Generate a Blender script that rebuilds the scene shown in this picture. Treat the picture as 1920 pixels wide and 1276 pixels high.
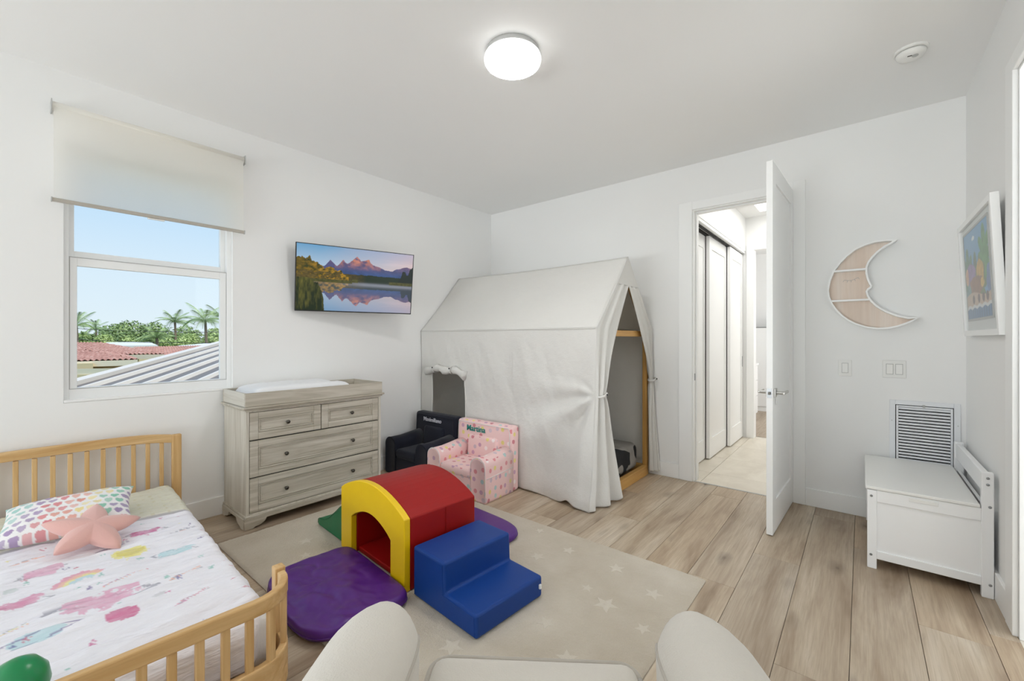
import bpy, bmesh, math, random
import numpy as np
from mathutils import Vector, Matrix, noise as mnoise

for o in list(bpy.data.objects): bpy.data.objects.remove(o, do_unlink=True)
SC = bpy.context.scene
COL = SC.collection
R = math.radians
PI = math.pi
def lin(c):
    return c/12.92 if c <= .04045 else ((c+.055)/1.055)**2.4
def rgb(r, g, b):                       # 0-255 sRGB -> linear
    return (lin(r/255), lin(g/255), lin(b/255))

# ------------------------------------------------------------------ camera
F_PX, HOR, CAM_Z, YAW = 795.4, 634.9, 1.25, R(39.52)
cam = bpy.data.cameras.new('camera'); cam_o = bpy.data.objects.new('camera', cam); COL.objects.link(cam_o)
cam_o.location = (0, 0, CAM_Z); cam_o.rotation_euler = (PI/2, 0, YAW)
cam.sensor_width = 36; cam.lens = F_PX*36/1920; cam.shift_y = (HOR-638)/1920
cam.clip_start = .02; cam.clip_end = 500
SC.camera = cam_o
SC.view_settings.view_transform = 'Standard'
SC.view_settings.look = 'None'
SC.view_settings.gamma = 1
SC.view_settings.use_curve_mapping = False
SC.view_settings.exposure = 0.04
SC.cycles.max_bounces = 16
SC.cycles.diffuse_bounces = 10

# ------------------------------------------------------------------ sky
world = bpy.data.worlds.new('sky'); SC.world = world; world.use_nodes = True
wn, wl = world.node_tree.nodes, world.node_tree.links
wn.clear()
wt = wn.new('ShaderNodeTexCoord'); ws = wn.new('ShaderNodeSeparateXYZ'); wr = wn.new('ShaderNodeValToRGB')
wb = wn.new('ShaderNodeBackground'); wo = wn.new('ShaderNodeOutputWorld')
wl.new(wt.outputs['Generated'], ws.inputs[0]); wl.new(ws.outputs['Z'], wr.inputs[0])
cr = wr.color_ramp
cr.elements[0].position = 0.0; cr.elements[0].color = (.80, .91, .97, 1)
cr.elements[1].position = .30; cr.elements[1].color = (.47, .72, .98, 1)
e = cr.elements.new(.12); e.color = (.72, .87, .99, 1)
e = cr.elements.new(.9); e.color = (.22, .45, .88, 1)
wl.new(wr.outputs[0], wb.inputs[0]); wb.inputs[1].default_value = 1.0
wl.new(wb.outputs[0], wo.inputs[0])

# ------------------------------------------------------------------ sun, hall skylight and added fill lights
sun = bpy.data.lights.new('sun', 'SUN'); sun.energy = 3.3; sun.angle = R(.6); sun.color = (1, .95, .86)
sun_o = bpy.data.objects.new('sun', sun); COL.objects.link(sun_o)
sun_o.rotation_euler = Vector((-.52, -.17, -.84)).to_track_quat('-Z', 'Y').to_euler()
def area(name, loc, direction, sx, sy, power, color=(1, 1, 1)):
    l = bpy.data.lights.new(name, 'AREA'); l.shape = 'RECTANGLE'; l.size = sx; l.size_y = sy
    l.energy = power; l.color = color
    o = bpy.data.objects.new(name, l); COL.objects.link(o); o.location = loc
    o.rotation_euler = Vector(direction).to_track_quat('-Z', 'Y').to_euler()
    return o
XL, XR, YB, YF, ZC = -3.537, .506, 3.882, -3.6, 2.781
area('fill_rear_window', (-1.5, YF-.20, 1.35), (0, 1, 0), 3.3, 2.1, 15, (.95, .975, 1.0))  # fill light set in the added rear window
area('fill_upward', (-2.0, YF-1.1, .25), (.28, .60, .75), 3.6, 1.6, 240, (.98, .99, 1.0))  # added fill aimed upward to brighten the ceiling and right wall
area('fill_side_room', (XR+1.55, 2.1, 1.6), (-1, .12, 0), 1.5, 1.6, 30, (.96, .98, 1.0))  # added area light beyond the side doorway, evens out the bedroom
area('daylight_hall_skylight', (-.55, 5.05, 3.05), (0, 0, -1), .75, 1.5, 16, (1, .99, .97))
area('fill_far_room', (.75, 7.3, 1.6), (-1, 0, 0), 1.4, 1.4, 34, (1, .98, .95))  # area light added to brighten the far room, no window modelled there

# ------------------------------------------------------------------ materials
MATS = {}
class NT:
    def __init__(s, name):
        s.m = bpy.data.materials.new(name); s.m.use_nodes = True
        s.n = s.m.node_tree.nodes; s.l = s.m.node_tree.links
        s.b = s.n['Principled BSDF']; s.out = s.n['Material Output']
        s._c = {}
    def new(s, t, **kw):
        n = s.n.new(t)
        for k, v in kw.items(): setattr(n, k, v)
        return n
    def coord(s, kind='Object', scale=(1, 1, 1), loc=None):
        tc = s.new('ShaderNodeTexCoord'); mp = s.new('ShaderNodeMapping')
        s.l.new(tc.outputs[kind], mp.inputs[0]); mp.inputs['Scale'].default_value = scale
        if loc is not None: s.l.new(loc, mp.inputs['Location'])
        return mp.outputs[0]
    def noise(s, vec, scale=5, detail=4, rough=.55, dist=0):
        n = s.new('ShaderNodeTexNoise'); s.l.new(vec, n.inputs['Vector'])
        n.inputs['Scale'].default_value = scale; n.inputs['Detail'].default_value = detail
        n.inputs['Roughness'].default_value = rough; n.inputs['Distortion'].default_value = dist
        return n.outputs['Fac']
    def ramp(s, fac, stops):
        r = s.new('ShaderNodeValToRGB'); s.l.new(fac, r.inputs[0]); c = r.color_ramp
        while len(c.elements) < len(stops): c.elements.new(.5)
        for e, (p, col) in zip(c.elements, stops):
            e.position = p; e.color = (*col, 1) if len(col) == 3 else col
        return r.outputs[0]
    def mix(s, fac, a, b, mode='MIX'):
        m = s.new('ShaderNodeMix', data_type='RGBA', blend_type=mode)
        for i, v in ((0, fac), (6, a), (7, b)):
            if hasattr(v, 'is_linked') or isinstance(v, bpy.types.NodeSocket): s.l.new(v, m.inputs[i])
            elif i == 0: m.inputs[0].default_value = v
            else: m.inputs[i].default_value = (*v, 1)
        return m.outputs[2]
    def math(s, op, a, b=0.0):
        m = s.new('ShaderNodeMath', operation=op)
        for i, v in ((0, a), (1, b)):
            if isinstance(v, bpy.types.NodeSocket): s.l.new(v, m.inputs[i])
            else: m.inputs[i].default_value = v
        return m.outputs[0]
    def color(s, v):
        if isinstance(v, bpy.types.NodeSocket): s.l.new(v, s.b.inputs['Base Color'])
        else: s.b.inputs['Base Color'].default_value = (*v, 1)
    def bump(s, h, strength=.2, dist=.002):
        b = s.new('ShaderNodeBump'); s.l.new(h, b.inputs['Height'])
        b.inputs['Strength'].default_value = strength; b.inputs['Distance'].default_value = dist
        s.l.new(b.outputs[0], s.b.inputs['Normal'])
    def set(s, rough=.5, metal=0, spec=None, sheen=None, coat=None):
        s.b.inputs['Roughness'].default_value = rough; s.b.inputs['Metallic'].default_value = metal
        if spec is not None: s.b.inputs['Specular IOR Level'].default_value = spec
        if sheen is not None: s.b.inputs['Sheen Weight'].default_value = sheen
        if coat is not None: s.b.inputs['Coat Weight'].default_value = coat
        return s
def plain(name, col, rough=.5, metal=0, spec=None, var=.04, vs=3.0, bump=0, bs=60, sheen=None, coat=None, bd=.002):
    t = NT(name); v = t.coord()
    t.color(t.mix(t.noise(v, vs, 3), [c*(1-var) for c in col], [min(1, c*(1+var)) for c in col]))
    if bump: t.bump(t.noise(v, bs, 3), bump, bd)
    t.set(rough, metal, spec, sheen, coat); MATS[name] = t.m
    return t.m
def fabric(name, col, weave=420, bump=.25, rough=.9, var=.05, sheen=.25):
    t = NT(name); v = t.coord()
    t.color(t.mix(t.noise(v, 6, 4), [c*(1-var) for c in col], [min(1, c*(1+var)) for c in col]))
    a = t.noise(t.coord(scale=(1, 1, .15)), weave, 1); b = t.noise(t.coord(scale=(.15, .15, 1)), weave, 1)
    t.bump(t.math('ADD', t.math('ADD', a, b), t.math('MULTIPLY', t.noise(v, 9, 4), 1.5)), bump, .002)
    t.set(rough, sheen=sheen); MATS[name] = t.m
    return t.m
def wood(name, axis, dark, light, scale=1.0, rough=.45, rand=True, contrast=(.3, .7), knots=False):
    t = NT(name); sc = [22*scale]*3; sc[axis] = 1.3*scale
    loc = None
    if rand:
        oi = t.new('ShaderNodeObjectInfo'); cx = t.new('ShaderNodeCombineXYZ')
        for i in range(3): t.l.new(t.math('MULTIPLY', oi.outputs['Random'], 37.0+11*i), cx.inputs[i])
        loc = cx.outputs[0]
    v = t.coord(scale=sc, loc=loc)
    g = t.noise(v, 1.0, 6, .6, 1.2)
    c = t.ramp(g, [(contrast[0], dark), (contrast[1], light)])
    sc2 = [160*scale]*3; sc2[axis] = 4*scale
    f = t.noise(t.coord(scale=sc2, loc=loc), 1.0, 3, .6)
    c = t.mix(t.math('MULTIPLY', f, .35), c, [x*.62 for x in dark])
    t.color(c); t.bump(f, .12, .001); t.set(rough); MATS[name] = t.m
    return t.m

WHITE = (.80, .80, .785)
plain('wall', (.855, .857, .852), .75, var=.012, vs=2, bump=.06, bs=240, bd=.001)
plain('ceiling', (.87, .872, .868), .85, var=.01, vs=2, bump=.05, bs=240, bd=.001)
plain('trim', (.89, .895, .89), .38, var=.008, vs=4)
plain('door_paint', (.88, .885, .88), .35, var=.008, vs=4)
plain('vinyl_frame', (.86, .87, .87), .35, var=.01)
plain('bench_white', (.90, .91, .92), .35, var=.01, vs=5)
plain('bench_lid', (.84, .84, .82), .30, var=.01, vs=5)
plain('steel', (.55, .54, .52), .30, 1.0, var=.05, vs=30)
plain('dark_nickel', (.10, .092, .08), .32, 1.0, var=.15, vs=60)
plain('chrome_grey', (.35, .36, .37), .35, .9, var=.1, vs=30)
plain('black_plastic', (.012, .012, .013), .4, var=.1)
plain('dark_gap', (.015, .014, .013), .8, var=.1)
plain('grey_plastic', (.45, .45, .44), .45, var=.03)
plain('white_plastic', (.84, .84, .82), .35, var=.01)
plain('switch_plate', (.80, .80, .78), .3, var=.01)
plain('vent_paint', (.80, .82, .85), .4, var=.01)
plain('red_vinyl', rgb(152, 14, 12), .48, spec=.3, var=.06, vs=5, bump=.12, bs=9, bd=.006)
plain('yellow_vinyl', rgb(236, 196, 10), .38, var=.04, vs=5, bump=.10, bs=9, bd=.004)
plain('blue_vinyl', rgb(10, 58, 132), .46, spec=.3, var=.06, vs=5, bump=.16, bs=7, bd=.01)
plain('purple_vinyl', rgb(80, 32, 122), .36, spec=.45, var=.08, vs=5, bump=.12, bs=9, bd=.008)
plain('green_vinyl', rgb(10, 112, 70), .42, var=.06, vs=5, bump=.15, bs=9, bd=.006)
plain('green_toy', rgb(12, 132, 76), .28, var=.05)
plain('piping_white', (.78, .74, .72), .7, var=.03)
fabric('linen', rgb(209, 204, 195), 260, .5, var=.05)
fabric('linen_piping', rgb(180, 174, 164), 300, .3)
fabric('navy', rgb(15, 18, 35), 320, .35, sheen=.1)
fabric('white_cotton', (.84, .85, .87), 300, .4, var=.02)
fabric('velvet_pink', rgb(224, 176, 168), 500, .3, var=.06, sheen=.5)
plain('embroidery_white', rgb(205, 205, 215), .8)
plain('embroidery_teal', rgb(46, 138, 128), .8)
plain('paper_white', (.80, .80, .79), .5)
wood('pine_y', 1, rgb(196, 152, 92), rgb(232, 198, 146), .9)
wood('pine_z', 2, rgb(196, 152, 92), rgb(232, 198, 146), .9)
wood('pine_x', 0, rgb(196, 152, 92), rgb(232, 198, 146), .9)
wood('tent_wood_y', 1, rgb(190, 140, 72), rgb(222, 176, 104), .8)
wood('tent_wood_z', 2, rgb(190, 140, 72), rgb(222, 176, 104), .8)
wood('tent_wood_x', 0, rgb(190, 140, 72), rgb(222, 176, 104), .8)
wood('oak_y', 1, rgb(160, 151, 133), rgb(214, 208, 196), 1.0, .6, contrast=(.25, .66))
wood('oak_z', 2, rgb(184, 176, 160), rgb(216, 211, 200), 1.0, .55, contrast=(.25, .62))
wood('oak_x', 0, rgb(184, 176, 160), rgb(216, 211, 200), 1.0, .55, contrast=(.25, .62))
wood('shelf_ply', 2, rgb(228, 208, 192), rgb(242, 231, 221), .4, .6)

def canvas_mat():
    t = NT('tent_canvas'); v = t.coord()
    c = t.mix(t.noise(v, 3, 4), (.79, .78, .75), (.85, .84, .81)); t.color(c)
    h = t.math('ADD', t.noise(v, 5, 5, .6), t.math('MULTIPLY', t.noise(v, 260, 2), .15))
    t.bump(h, .5, .03); t.set(.95, sheen=.15)
    tr = t.new('ShaderNodeBsdfTranslucent'); tr.inputs[0].default_value = (.70, .67, .60, 1)
    mx = t.new('ShaderNodeMixShader'); mx.inputs[0].default_value = .16
    t.l.new(t.b.outputs[0], mx.inputs[1]); t.l.new(tr.outputs[0], mx.inputs[2]); t.l.new(mx.outputs[0], t.out.inputs[0])
    MATS['tent_canvas'] = t.m
canvas_mat()
def shade_mat():
    t = NT('shade_fabric'); v = t.coord(scale=(1, 1, 1))
    t.color(t.mix(t.noise(v, 350, 2), (.88, .87, .84), (.93, .92, .89)))
    t.bump(t.noise(v, 350, 2), .2, .001); t.set(.9)
    tr = t.new('ShaderNodeBsdfTranslucent'); tr.inputs[0].default_value = (1, .985, .95, 1)
    mx = t.new('ShaderNodeMixShader'); mx.inputs[0].default_value = .70
    t.l.new(t.b.outputs[0], mx.inputs[1]); t.l.new(tr.outputs[0], mx.inputs[2]); t.l.new(mx.outputs[0], t.out.inputs[0])
    MATS['shade_fabric'] = t.m
shade_mat()
def glass_mat():
    t = NT('glass')
    tr = t.new('ShaderNodeBsdfTransparent'); tr.inputs[0].default_value = (.97, .98, .98, 1)
    gl = t.new('ShaderNodeBsdfGlossy'); gl.inputs['Roughness'].default_value = .01
    lw = t.new('ShaderNodeFresnel'); lw.inputs[0].default_value = 1.2
    ge = t.new('ShaderNodeNewGeometry'); mx = t.new('ShaderNodeMixShader'); t.l.new(t.math('MULTIPLY', lw.outputs[0], t.math('SUBTRACT', 1.0, ge.outputs['Backfacing'])), mx.inputs[0])
    t.l.new(tr.outputs[0], mx.inputs[1]); t.l.new(gl.outputs[0], mx.inputs[2]); t.l.new(mx.outputs[0], t.out.inputs[0])
    MATS['glass'] = t.m
glass_mat()
def plank_mat():
    t = NT('plank'); oi = t.new('ShaderNodeObjectInfo'); cx = t.new('ShaderNodeCombineXYZ')
    for i in range(3): t.l.new(t.math('MULTIPLY', oi.outputs['Random'], 53.0+17*i), cx.inputs[i])
    loc = cx.outputs[0]
    big = t.noise(t.coord(scale=(7, .9, 1), loc=loc), 1.0, 4, .6, .6)
    c = t.ramp(big, [(.24, rgb(126, 106, 86)), (.40, rgb(168, 149, 127)), (.56, rgb(190, 174, 152)), (.76, rgb(210, 198, 180))])
    gr = t.noise(t.coord(scale=(90, 3.2, 1), loc=loc), 1.0, 5, .65, .8)
    c = t.mix(t.ramp(gr, [(.34, (.38,)*3), (.58, (0,)*3)]), c, rgb(138, 119, 98))
    # knots and cracks
    vo = t.new('ShaderNodeTexVoronoi'); vo.inputs['Scale'].default_value = 1.0; vo.inputs['Randomness'].default_value = 1
    kc = t.coord(scale=(5.2, 2.6, .01), loc=loc)
    wob = t.new('ShaderNodeMix', data_type='VECTOR'); wob.inputs[0].default_value = .12
    nz = t.new('ShaderNodeTexNoise'); nz.inputs['Scale'].default_value = 3; t.l.new(kc, nz.inputs['Vector'])
    t.l.new(kc, wob.inputs[4]); t.l.new(nz.outputs['Color'], wob.inputs[5]); t.l.new(wob.outputs[1], vo.inputs['Vector'])
    k = t.ramp(vo.outputs['Distance'], [(.025, (.95,)*3), (.075, (.42,)*3), (.24, (0,)*3)])
    sel = t.ramp(t.noise(t.coord(scale=(1.6, 1.1, 1), loc=loc), 1.0, 1), [(.40, (0,)*3), (.47, (1,)*3)])
    c = t.mix(t.math('MULTIPLY', k, sel), c, rgb(88, 72, 58))
    tint = t.ramp(oi.outputs['Random'], [(0, (.78, .77, .78)), (.5, (1, 1, 1)), (1, (1.0, .94, .87))])
    c = t.mix(.8, c, tint, 'MULTIPLY')
    t.color(c); t.bump(gr, .12, .001)
    r = t.ramp(gr, [(.3, (.46,)*3), (.7, (.36,)*3)]); t.l.new(r, t.b.inputs['Roughness'])
    t.b.inputs['Specular IOR Level'].default_value = .4
    MATS['plank'] = t.m
plank_mat()
def tile_mat():
    t = NT('porcelain_tile'); oi = t.new('ShaderNodeObjectInfo'); cx = t.new('ShaderNodeCombineXYZ')
    for i in range(3): t.l.new(t.math('MULTIPLY', oi.outputs['Random'], 23.0+9*i), cx.inputs[i])
    n = t.noise(t.coord(scale=(3, 1.4, 1), loc=cx.outputs[0]), 1.5, 5, .6, .8)
    t.color(t.ramp(n, [(.3, rgb(205, 196, 180)), (.7, rgb(226, 219, 205))])); t.set(.3); MATS['porcelain_tile'] = t.m
tile_mat()
plain('grout', rgb(190, 182, 168), .9)
plain('underlay', rgb(70, 62, 54), .9)
def rug_mat():
    t = NT('rug_pile'); v = t.coord()
    a = t.noise(v, 2.2, 5, .6); b = t.noise(v, 330, 2)
    c = t.ramp(a, [(.3, rgb(192, 180, 160)), (.7, rgb(218, 209, 193))])
    c = t.mix(t.math('MULTIPLY', b, .45), c, rgb(162, 148, 126)); t.color(c)
    t.bump(t.math('ADD', b, t.noise(v, 90, 3)), .7, .006); t.set(1.0, sheen=.3); MATS['rug_pile'] = t.m
    t = NT('rug_star'); v = t.coord(); b = t.noise(v, 330, 2)
    t.color(t.mix(b, rgb(194, 184, 167), rgb(220, 212, 198))); t.bump(b, .6, .005); t.set(1.0, sheen=.3); MATS['rug_star'] = t.m
rug_mat()
def attr_mat(name, rough=.85, emit=0.0, bump=None, sheen=None):
    t = NT(name); a = t.new('ShaderNodeVertexColor'); a.layer_name = 'Col'
    t.color(a.outputs[0]); t.set(rough, sheen=sheen, spec=.12 if emit else None)
    if emit:
        t.l.new(a.outputs[0], t.b.inputs['Emission Color']); t.b.inputs['Emission Strength'].default_value = emit
        t.b.inputs['Base Color'].default_value = (.02, .02, .02, 1)
        for l in list(t.l):
            if l.to_socket == t.b.inputs['Base Color']: t.l.remove(l)
    if bump:
        v = t.coord(scale=bump[2]); t.bump(t.noise(v, bump[0], 4), bump[1], .012)
    MATS[name] = t.m
attr_mat('tv_picture', .25, .80)
attr_mat('print_paper', .35)
attr_mat('quilt_print', .92, bump=(34, 1.0, (1, .16, 1)), sheen=.2)
attr_mat('pillow_print', .92, bump=(14, .5, (1, 1, 1)), sheen=.2)
def polka_mat():
    t = NT('polka_cotton'); tc = t.new('ShaderNodeTexCoord'); base = rgb(240, 204, 202); c = base
    vo = t.new('ShaderNodeTexVoronoi', voronoi_dimensions='2D'); vo.inputs['Scale'].default_value = 13; vo.inputs['Randomness'].default_value = .5
    t.l.new(tc.outputs['UV'], vo.inputs['Vector'])
    sp = t.new('ShaderNodeSeparateColor'); t.l.new(vo.outputs['Color'], sp.inputs[0])
    r = t.new('ShaderNodeValToRGB'); r.color_ramp.interpolation = 'CONSTANT'; t.l.new(sp.outputs[0], r.inputs[0])
    cols = [rgb(205, 116, 128), rgb(246, 236, 234), rgb(196, 150, 180), rgb(232, 216, 120), rgb(168, 205, 204), rgb(222, 132, 140), rgb(206, 186, 198)]
    while len(r.color_ramp.elements) < len(cols): r.color_ramp.elements.new(.5)
    for i, (e, k) in enumerate(zip(r.color_ramp.elements, cols)): e.position = i/len(cols); e.color = (*k, 1)
    d = t.ramp(vo.outputs['Distance'], [(.21, (.85,)*3), (.24, (0,)*3)])
    t.color(t.mix(d, base, r.outputs[0])); t.bump(t.noise(t.coord(), 14, 4), .4, .008); t.set(.9, sheen=.2); MATS['polka_cotton'] = t.m
polka_mat()
def camo_mat():
    t = NT('whale_bedding'); v = t.coord(scale=(2.4, 3.0, 4.5)); n = t.noise(v, 1.6, 1, .3, .6)
    c = t.ramp(n, [(.36, rgb(24, 26, 30)), (.375, rgb(132, 128, 124)), (.57, rgb(150, 146, 141)), (.585, rgb(28, 29, 32))]); t.color(c)
    t.bump(t.noise(t.coord(), 18, 4), .5, .01); t.set(.95); MATS['whale_bedding'] = t.m
camo_mat()
def lamp_mat():
    t = NT('lamp_glow'); t.b.inputs['Emission Color'].default_value = (1, .995, .975, 1); t.b.inputs['Emission Strength'].default_value = 58
    MATS['lamp_glow'] = t.m
    t = NT('lamp_rim'); t.b.inputs['Base Color'].default_value = (.85, .85, .84, 1); t.b.inputs['Emission Color'].default_value = (1, .995, .975, 1); t.b.inputs['Emission Strength'].default_value = 2.2
    MATS['lamp_rim'] = t.m
lamp_mat()
# outdoors
plain('stucco', rgb(222, 202, 160), .9, var=.05, bump=.2, bs=20, bd=.02)
plain('fascia', rgb(236, 224, 198), .7)
def tileroof_mat():
    t = NT('clay_tile'); v = t.coord(); n = t.noise(t.coord(scale=(3, 3, 3)), 1.0, 4, .8)
    t.color(t.ramp(n, [(.3, rgb(160, 106, 90)), (.5, rgb(200, 144, 124)), (.72, rgb(222, 180, 162))])); t.set(.85); MATS['clay_tile'] = t.m
tileroof_mat()
plain('metal_roof', rgb(118, 110, 104), .5, 0.0, var=.03)
plain('metal_cap', rgb(226, 214, 200), .5, 0.0, var=.03)
plain('pale_roof', rgb(224, 222, 216), .8)
plain('bark', rgb(120, 104, 84), .9, var=.2, vs=4)
def leaf_mat(name, a, b):
    t = NT(name); oi = t.new('ShaderNodeObjectInfo'); n = t.noise(t.coord(), 1.3, 3, .6)
    t.color(t.ramp(n, [(.3, a), (.7, b)])); t.set(.6); MATS[name] = t.m
leaf_mat('leaf_deep', rgb(104, 128, 74), rgb(168, 186, 118))
leaf_mat('leaf_light', rgb(130, 156, 84), rgb(196, 210, 136))
leaf_mat('leaf_palm', rgb(112, 140, 92), rgb(176, 196, 134))
plain('wire_black', (.05, .05, .05), .6)
plain('ground', rgb(120, 128, 88), .95, var=.2, vs=.6)

# ------------------------------------------------------------------ mesh helpers
ROOTM = {}
class MB:
    def __init__(s): s.bm = bmesh.new()
    def _xf(s, geo, M):
        bmesh.ops.transform(s.bm, matrix=M, verts=geo)
    def box(s, c, d, rz=0, rx=0, ry=0, r=0, seg=2):
        """centre, dimensions, optional rotation and bevel"""
        g = bmesh.ops.create_cube(s.bm, size=1)['verts']
        bmesh.ops.scale(s.bm, vec=d, verts=g)
        if r > 0:
            es = list({e for v in g for e in v.link_edges})
            g = list({v for f in bmesh.ops.bevel(s.bm, geom=es, offset=r, segments=seg, profile=.5, affect='EDGES')['faces'] for v in f.verts} | {v for v in g if v.is_valid})
        M = Matrix.Translation(c) @ Matrix.Rotation(rz, 4, 'Z') @ Matrix.Rotation(ry, 4, 'Y') @ Matrix.Rotation(rx, 4, 'X')
        s._xf(g, M); return s
    def b2(s, a, b, **k):
        """box from two corners"""
        c = [(x+y)/2 for x, y in zip(a, b)]; d = [abs(y-x) for x, y in zip(a, b)]
        return s.box(c, d, **k)
    def poly(s, pts, ext):
        """flat polygon of 3d pts extruded by vector ext"""
        vs = [s.bm.verts.new(p) for p in pts]; f = s.bm.faces.new(vs)
        r = bmesh.ops.extrude_face_region(s.bm, geom=[f])
        nv = [v for v in r['geom'] if isinstance(v, bmesh.types.BMVert)]
        bmesh.ops.translate(s.bm, vec=ext, verts=nv); return s
    def grid(s, fn, nu, nv, cu=False, cv=False):
        """fn(i,j)->point ; returns rows"""
        V = [[s.bm.verts.new(fn(i, j)) for j in range(nv)] for i in range(nu)]
        for i in range(nu if cu else nu-1):
            for j in range(nv if cv else nv-1):
                q = (V[i][j], V[(i+1) % nu][j], V[(i+1) % nu][(j+1) % nv], V[i][(j+1) % nv])
                try: s.bm.faces.new(q)
                except ValueError: pass
        return V
    def tube(s, path, r, n=8, caps=True):
        path = [Vector(p) for p in path]; m = len(path); rs = r if isinstance(r, (list, tuple)) else [r]*m
        up = None; rings = []
        for i, p in enumerate(path):
            t = (path[min(i+1, m-1)]-path[max(i-1, 0)]).normalized()
            if up is None: up = Vector((0, 0, 1)) if abs(t.z) < .9 else Vector((1, 0, 0))
            a = t.cross(up).normalized(); b = a.cross(t).normalized(); up = b
            rings.append([s.bm.verts.new(p+(a*math.cos(2*PI*k/n)+b*math.sin(2*PI*k/n))*rs[i]) for k in range(n)])
        for i in range(m-1):
            for k in range(n): s.bm.faces.new((rings[i][k], rings[i][(k+1) % n], rings[i+1][(k+1) % n], rings[i+1][k]))
        if caps: s.bm.faces.new(rings[0][::-1]); s.bm.faces.new(rings[-1])
        return s
    def cyl(s, a, b, r, n=16): return s.tube([a, b], r, n)
    def lathe(s, prof, c=(0, 0, 0), axis='Z', n=24, caps=True):
        """prof: list of (radius, height)"""
        A = {'Z': Matrix(), 'X': Matrix.Rotation(PI/2, 4, 'Y'), 'Y': Matrix.Rotation(-PI/2, 4, 'X')}[axis]
        M = Matrix.Translation(c) @ A; rings = []
        for r, h in prof: rings.append([s.bm.verts.new(M @ Vector((r*math.cos(2*PI*k/n), r*math.sin(2*PI*k/n), h))) for k in range(n)])
        for i in range(len(rings)-1):
            for k in range(n): s.bm.faces.new((rings[i][k], rings[i][(k+1) % n], rings[i+1][(k+1) % n], rings[i+1][k]))
        if caps: s.bm.faces.new(rings[0][::-1]); s.bm.faces.new(rings[-1])
        return s
    def loft(s, rings, caps=True):
        V = [[s.bm.verts.new(p) for p in r] for r in rings]; n = len(V[0])
        for i in range(len(V)-1):
            for k in range(n): s.bm.faces.new((V[i][k], V[i][(k+1) % n], V[i+1][(k+1) % n], V[i+1][k]))
        if caps: s.bm.faces.new(V[0][::-1]); s.bm.faces.new(V[-1])
        return s
    def hole_wall(s, axis, pos, thick, u0, u1, z0, z1, holes):
        """wall panel in plane axis=pos (thick towards +), with rectangular holes [(ua,ub,za,zb)]"""
        us = sorted({u0, u1} | {h[0] for h in holes} | {h[1] for h in holes}); zs = sorted({z0, z1} | {h[2] for h in holes} | {h[3] for h in holes})
        for i in range(len(us)-1):
            for j in range(len(zs)-1):
                cu, cz = (us[i]+us[i+1])/2, (zs[j]+zs[j+1])/2
                if any(h[0] < cu < h[1] and h[2] < cz < h[3] for h in holes): continue
                if axis == 'X': s.b2((pos, us[i], zs[j]), (pos+thick, us[i+1], zs[j+1]))
                else: s.b2((us[i], pos, zs[j]), (us[i+1], pos+thick, zs[j+1]))
        bmesh.ops.remove_doubles(s.bm, verts=s.bm.verts, dist=1e-5)
        # drop the inner faces shared by neighbouring cells
        seen = {}
        for f in s.bm.faces:
            k = tuple(round(x, 4) for x in f.calc_center_median()); seen.setdefault(k, []).append(f)
        bmesh.ops.delete(s.bm, geom=[f for v in seen.values() if len(v) > 1 for f in v], context='FACES_ONLY')
        return s
    def mesh(s, name, M=None, smooth=False):
        if M is not None: bmesh.ops.transform(s.bm, matrix=M, verts=s.bm.verts)
        bmesh.ops.recalc_face_normals(s.bm, faces=s.bm.faces)
        me = bpy.data.meshes.new(name); s.bm.to_mesh(me); s.bm.free()
        if smooth: me.polygons.foreach_set('use_smooth', [True]*len(me.polygons))
        return me
def add(name, me, mat, parent=None, smooth_angle=None, bevel=0, bseg=2, solid=0):
    o = bpy.data.objects.new(name, me); COL.objects.link(o)
    if mat: 
        if len(me.materials) == 0: me.materials.append(MATS[mat])
    if parent is not None: o.parent = parent
    if bevel:
        m = o.modifiers.new('bevel', 'BEVEL'); m.width = bevel; m.segments = bseg; m.limit_method = 'ANGLE'; m.angle_limit = R(40)
        m.harden_normals = False
    if solid:
        m = o.modifiers.new('solid', 'SOLIDIFY'); m.thickness = solid; m.offset = 0
    return o
def root_of(o):
    while o.parent is not None: o = o.parent
    return o
def part(name, mb, mat, parent, smooth=False, bevel=0, bseg=2, solid=0, local=False):
    """mesh given in world coordinates (or the root's own when local)"""
    M = None
    if not local and parent is not None:
        k = root_of(parent).name
        if k in ROOTM: M = ROOTM[k].inverted()
    me = mb.mesh(name, M, smooth)
    return add(name, me, mat, parent, bevel=bevel, bseg=bseg, solid=solid)
def tag(o, label=None, cat=None, group=None, kind=None):
    if label: o['label'] = label
    if cat: o['category'] = cat
    if group: o['group'] = group
    if kind: o['kind'] = kind
    return o
def thing(name, label, cat, loc=(0, 0, 0), rz=0, group=None, kind=None):
    o = bpy.data.objects.new(name, None); COL.objects.link(o); o.empty_display_size = .1
    o.location = loc; o.rotation_euler = (0, 0, rz); ROOTM[o.name] = Matrix.Translation(loc) @ Matrix.Rotation(rz, 4, 'Z')
    return tag(o, label, cat, group, kind)
def solo(name, mb, mat, label, cat, loc, group=None, smooth=False, bevel=0, bseg=2, solid=0, kind=None):
    me = mb.mesh(name, Matrix.Translation(loc).inverted(), smooth)
    o = add(name, me, mat, None, bevel=bevel, bseg=bseg, solid=solid); o.location = loc
    ROOTM[o.name] = Matrix.Translation(loc)
    return tag(o, label, cat, group, kind)
def struct(name, mb, mat, bevel=0, label=None, smooth=False):
    o = add(name, mb.mesh(name, None, smooth), mat, None, bevel=bevel); o['kind'] = 'structure'
    if label: o['label'] = label
    return o
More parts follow.
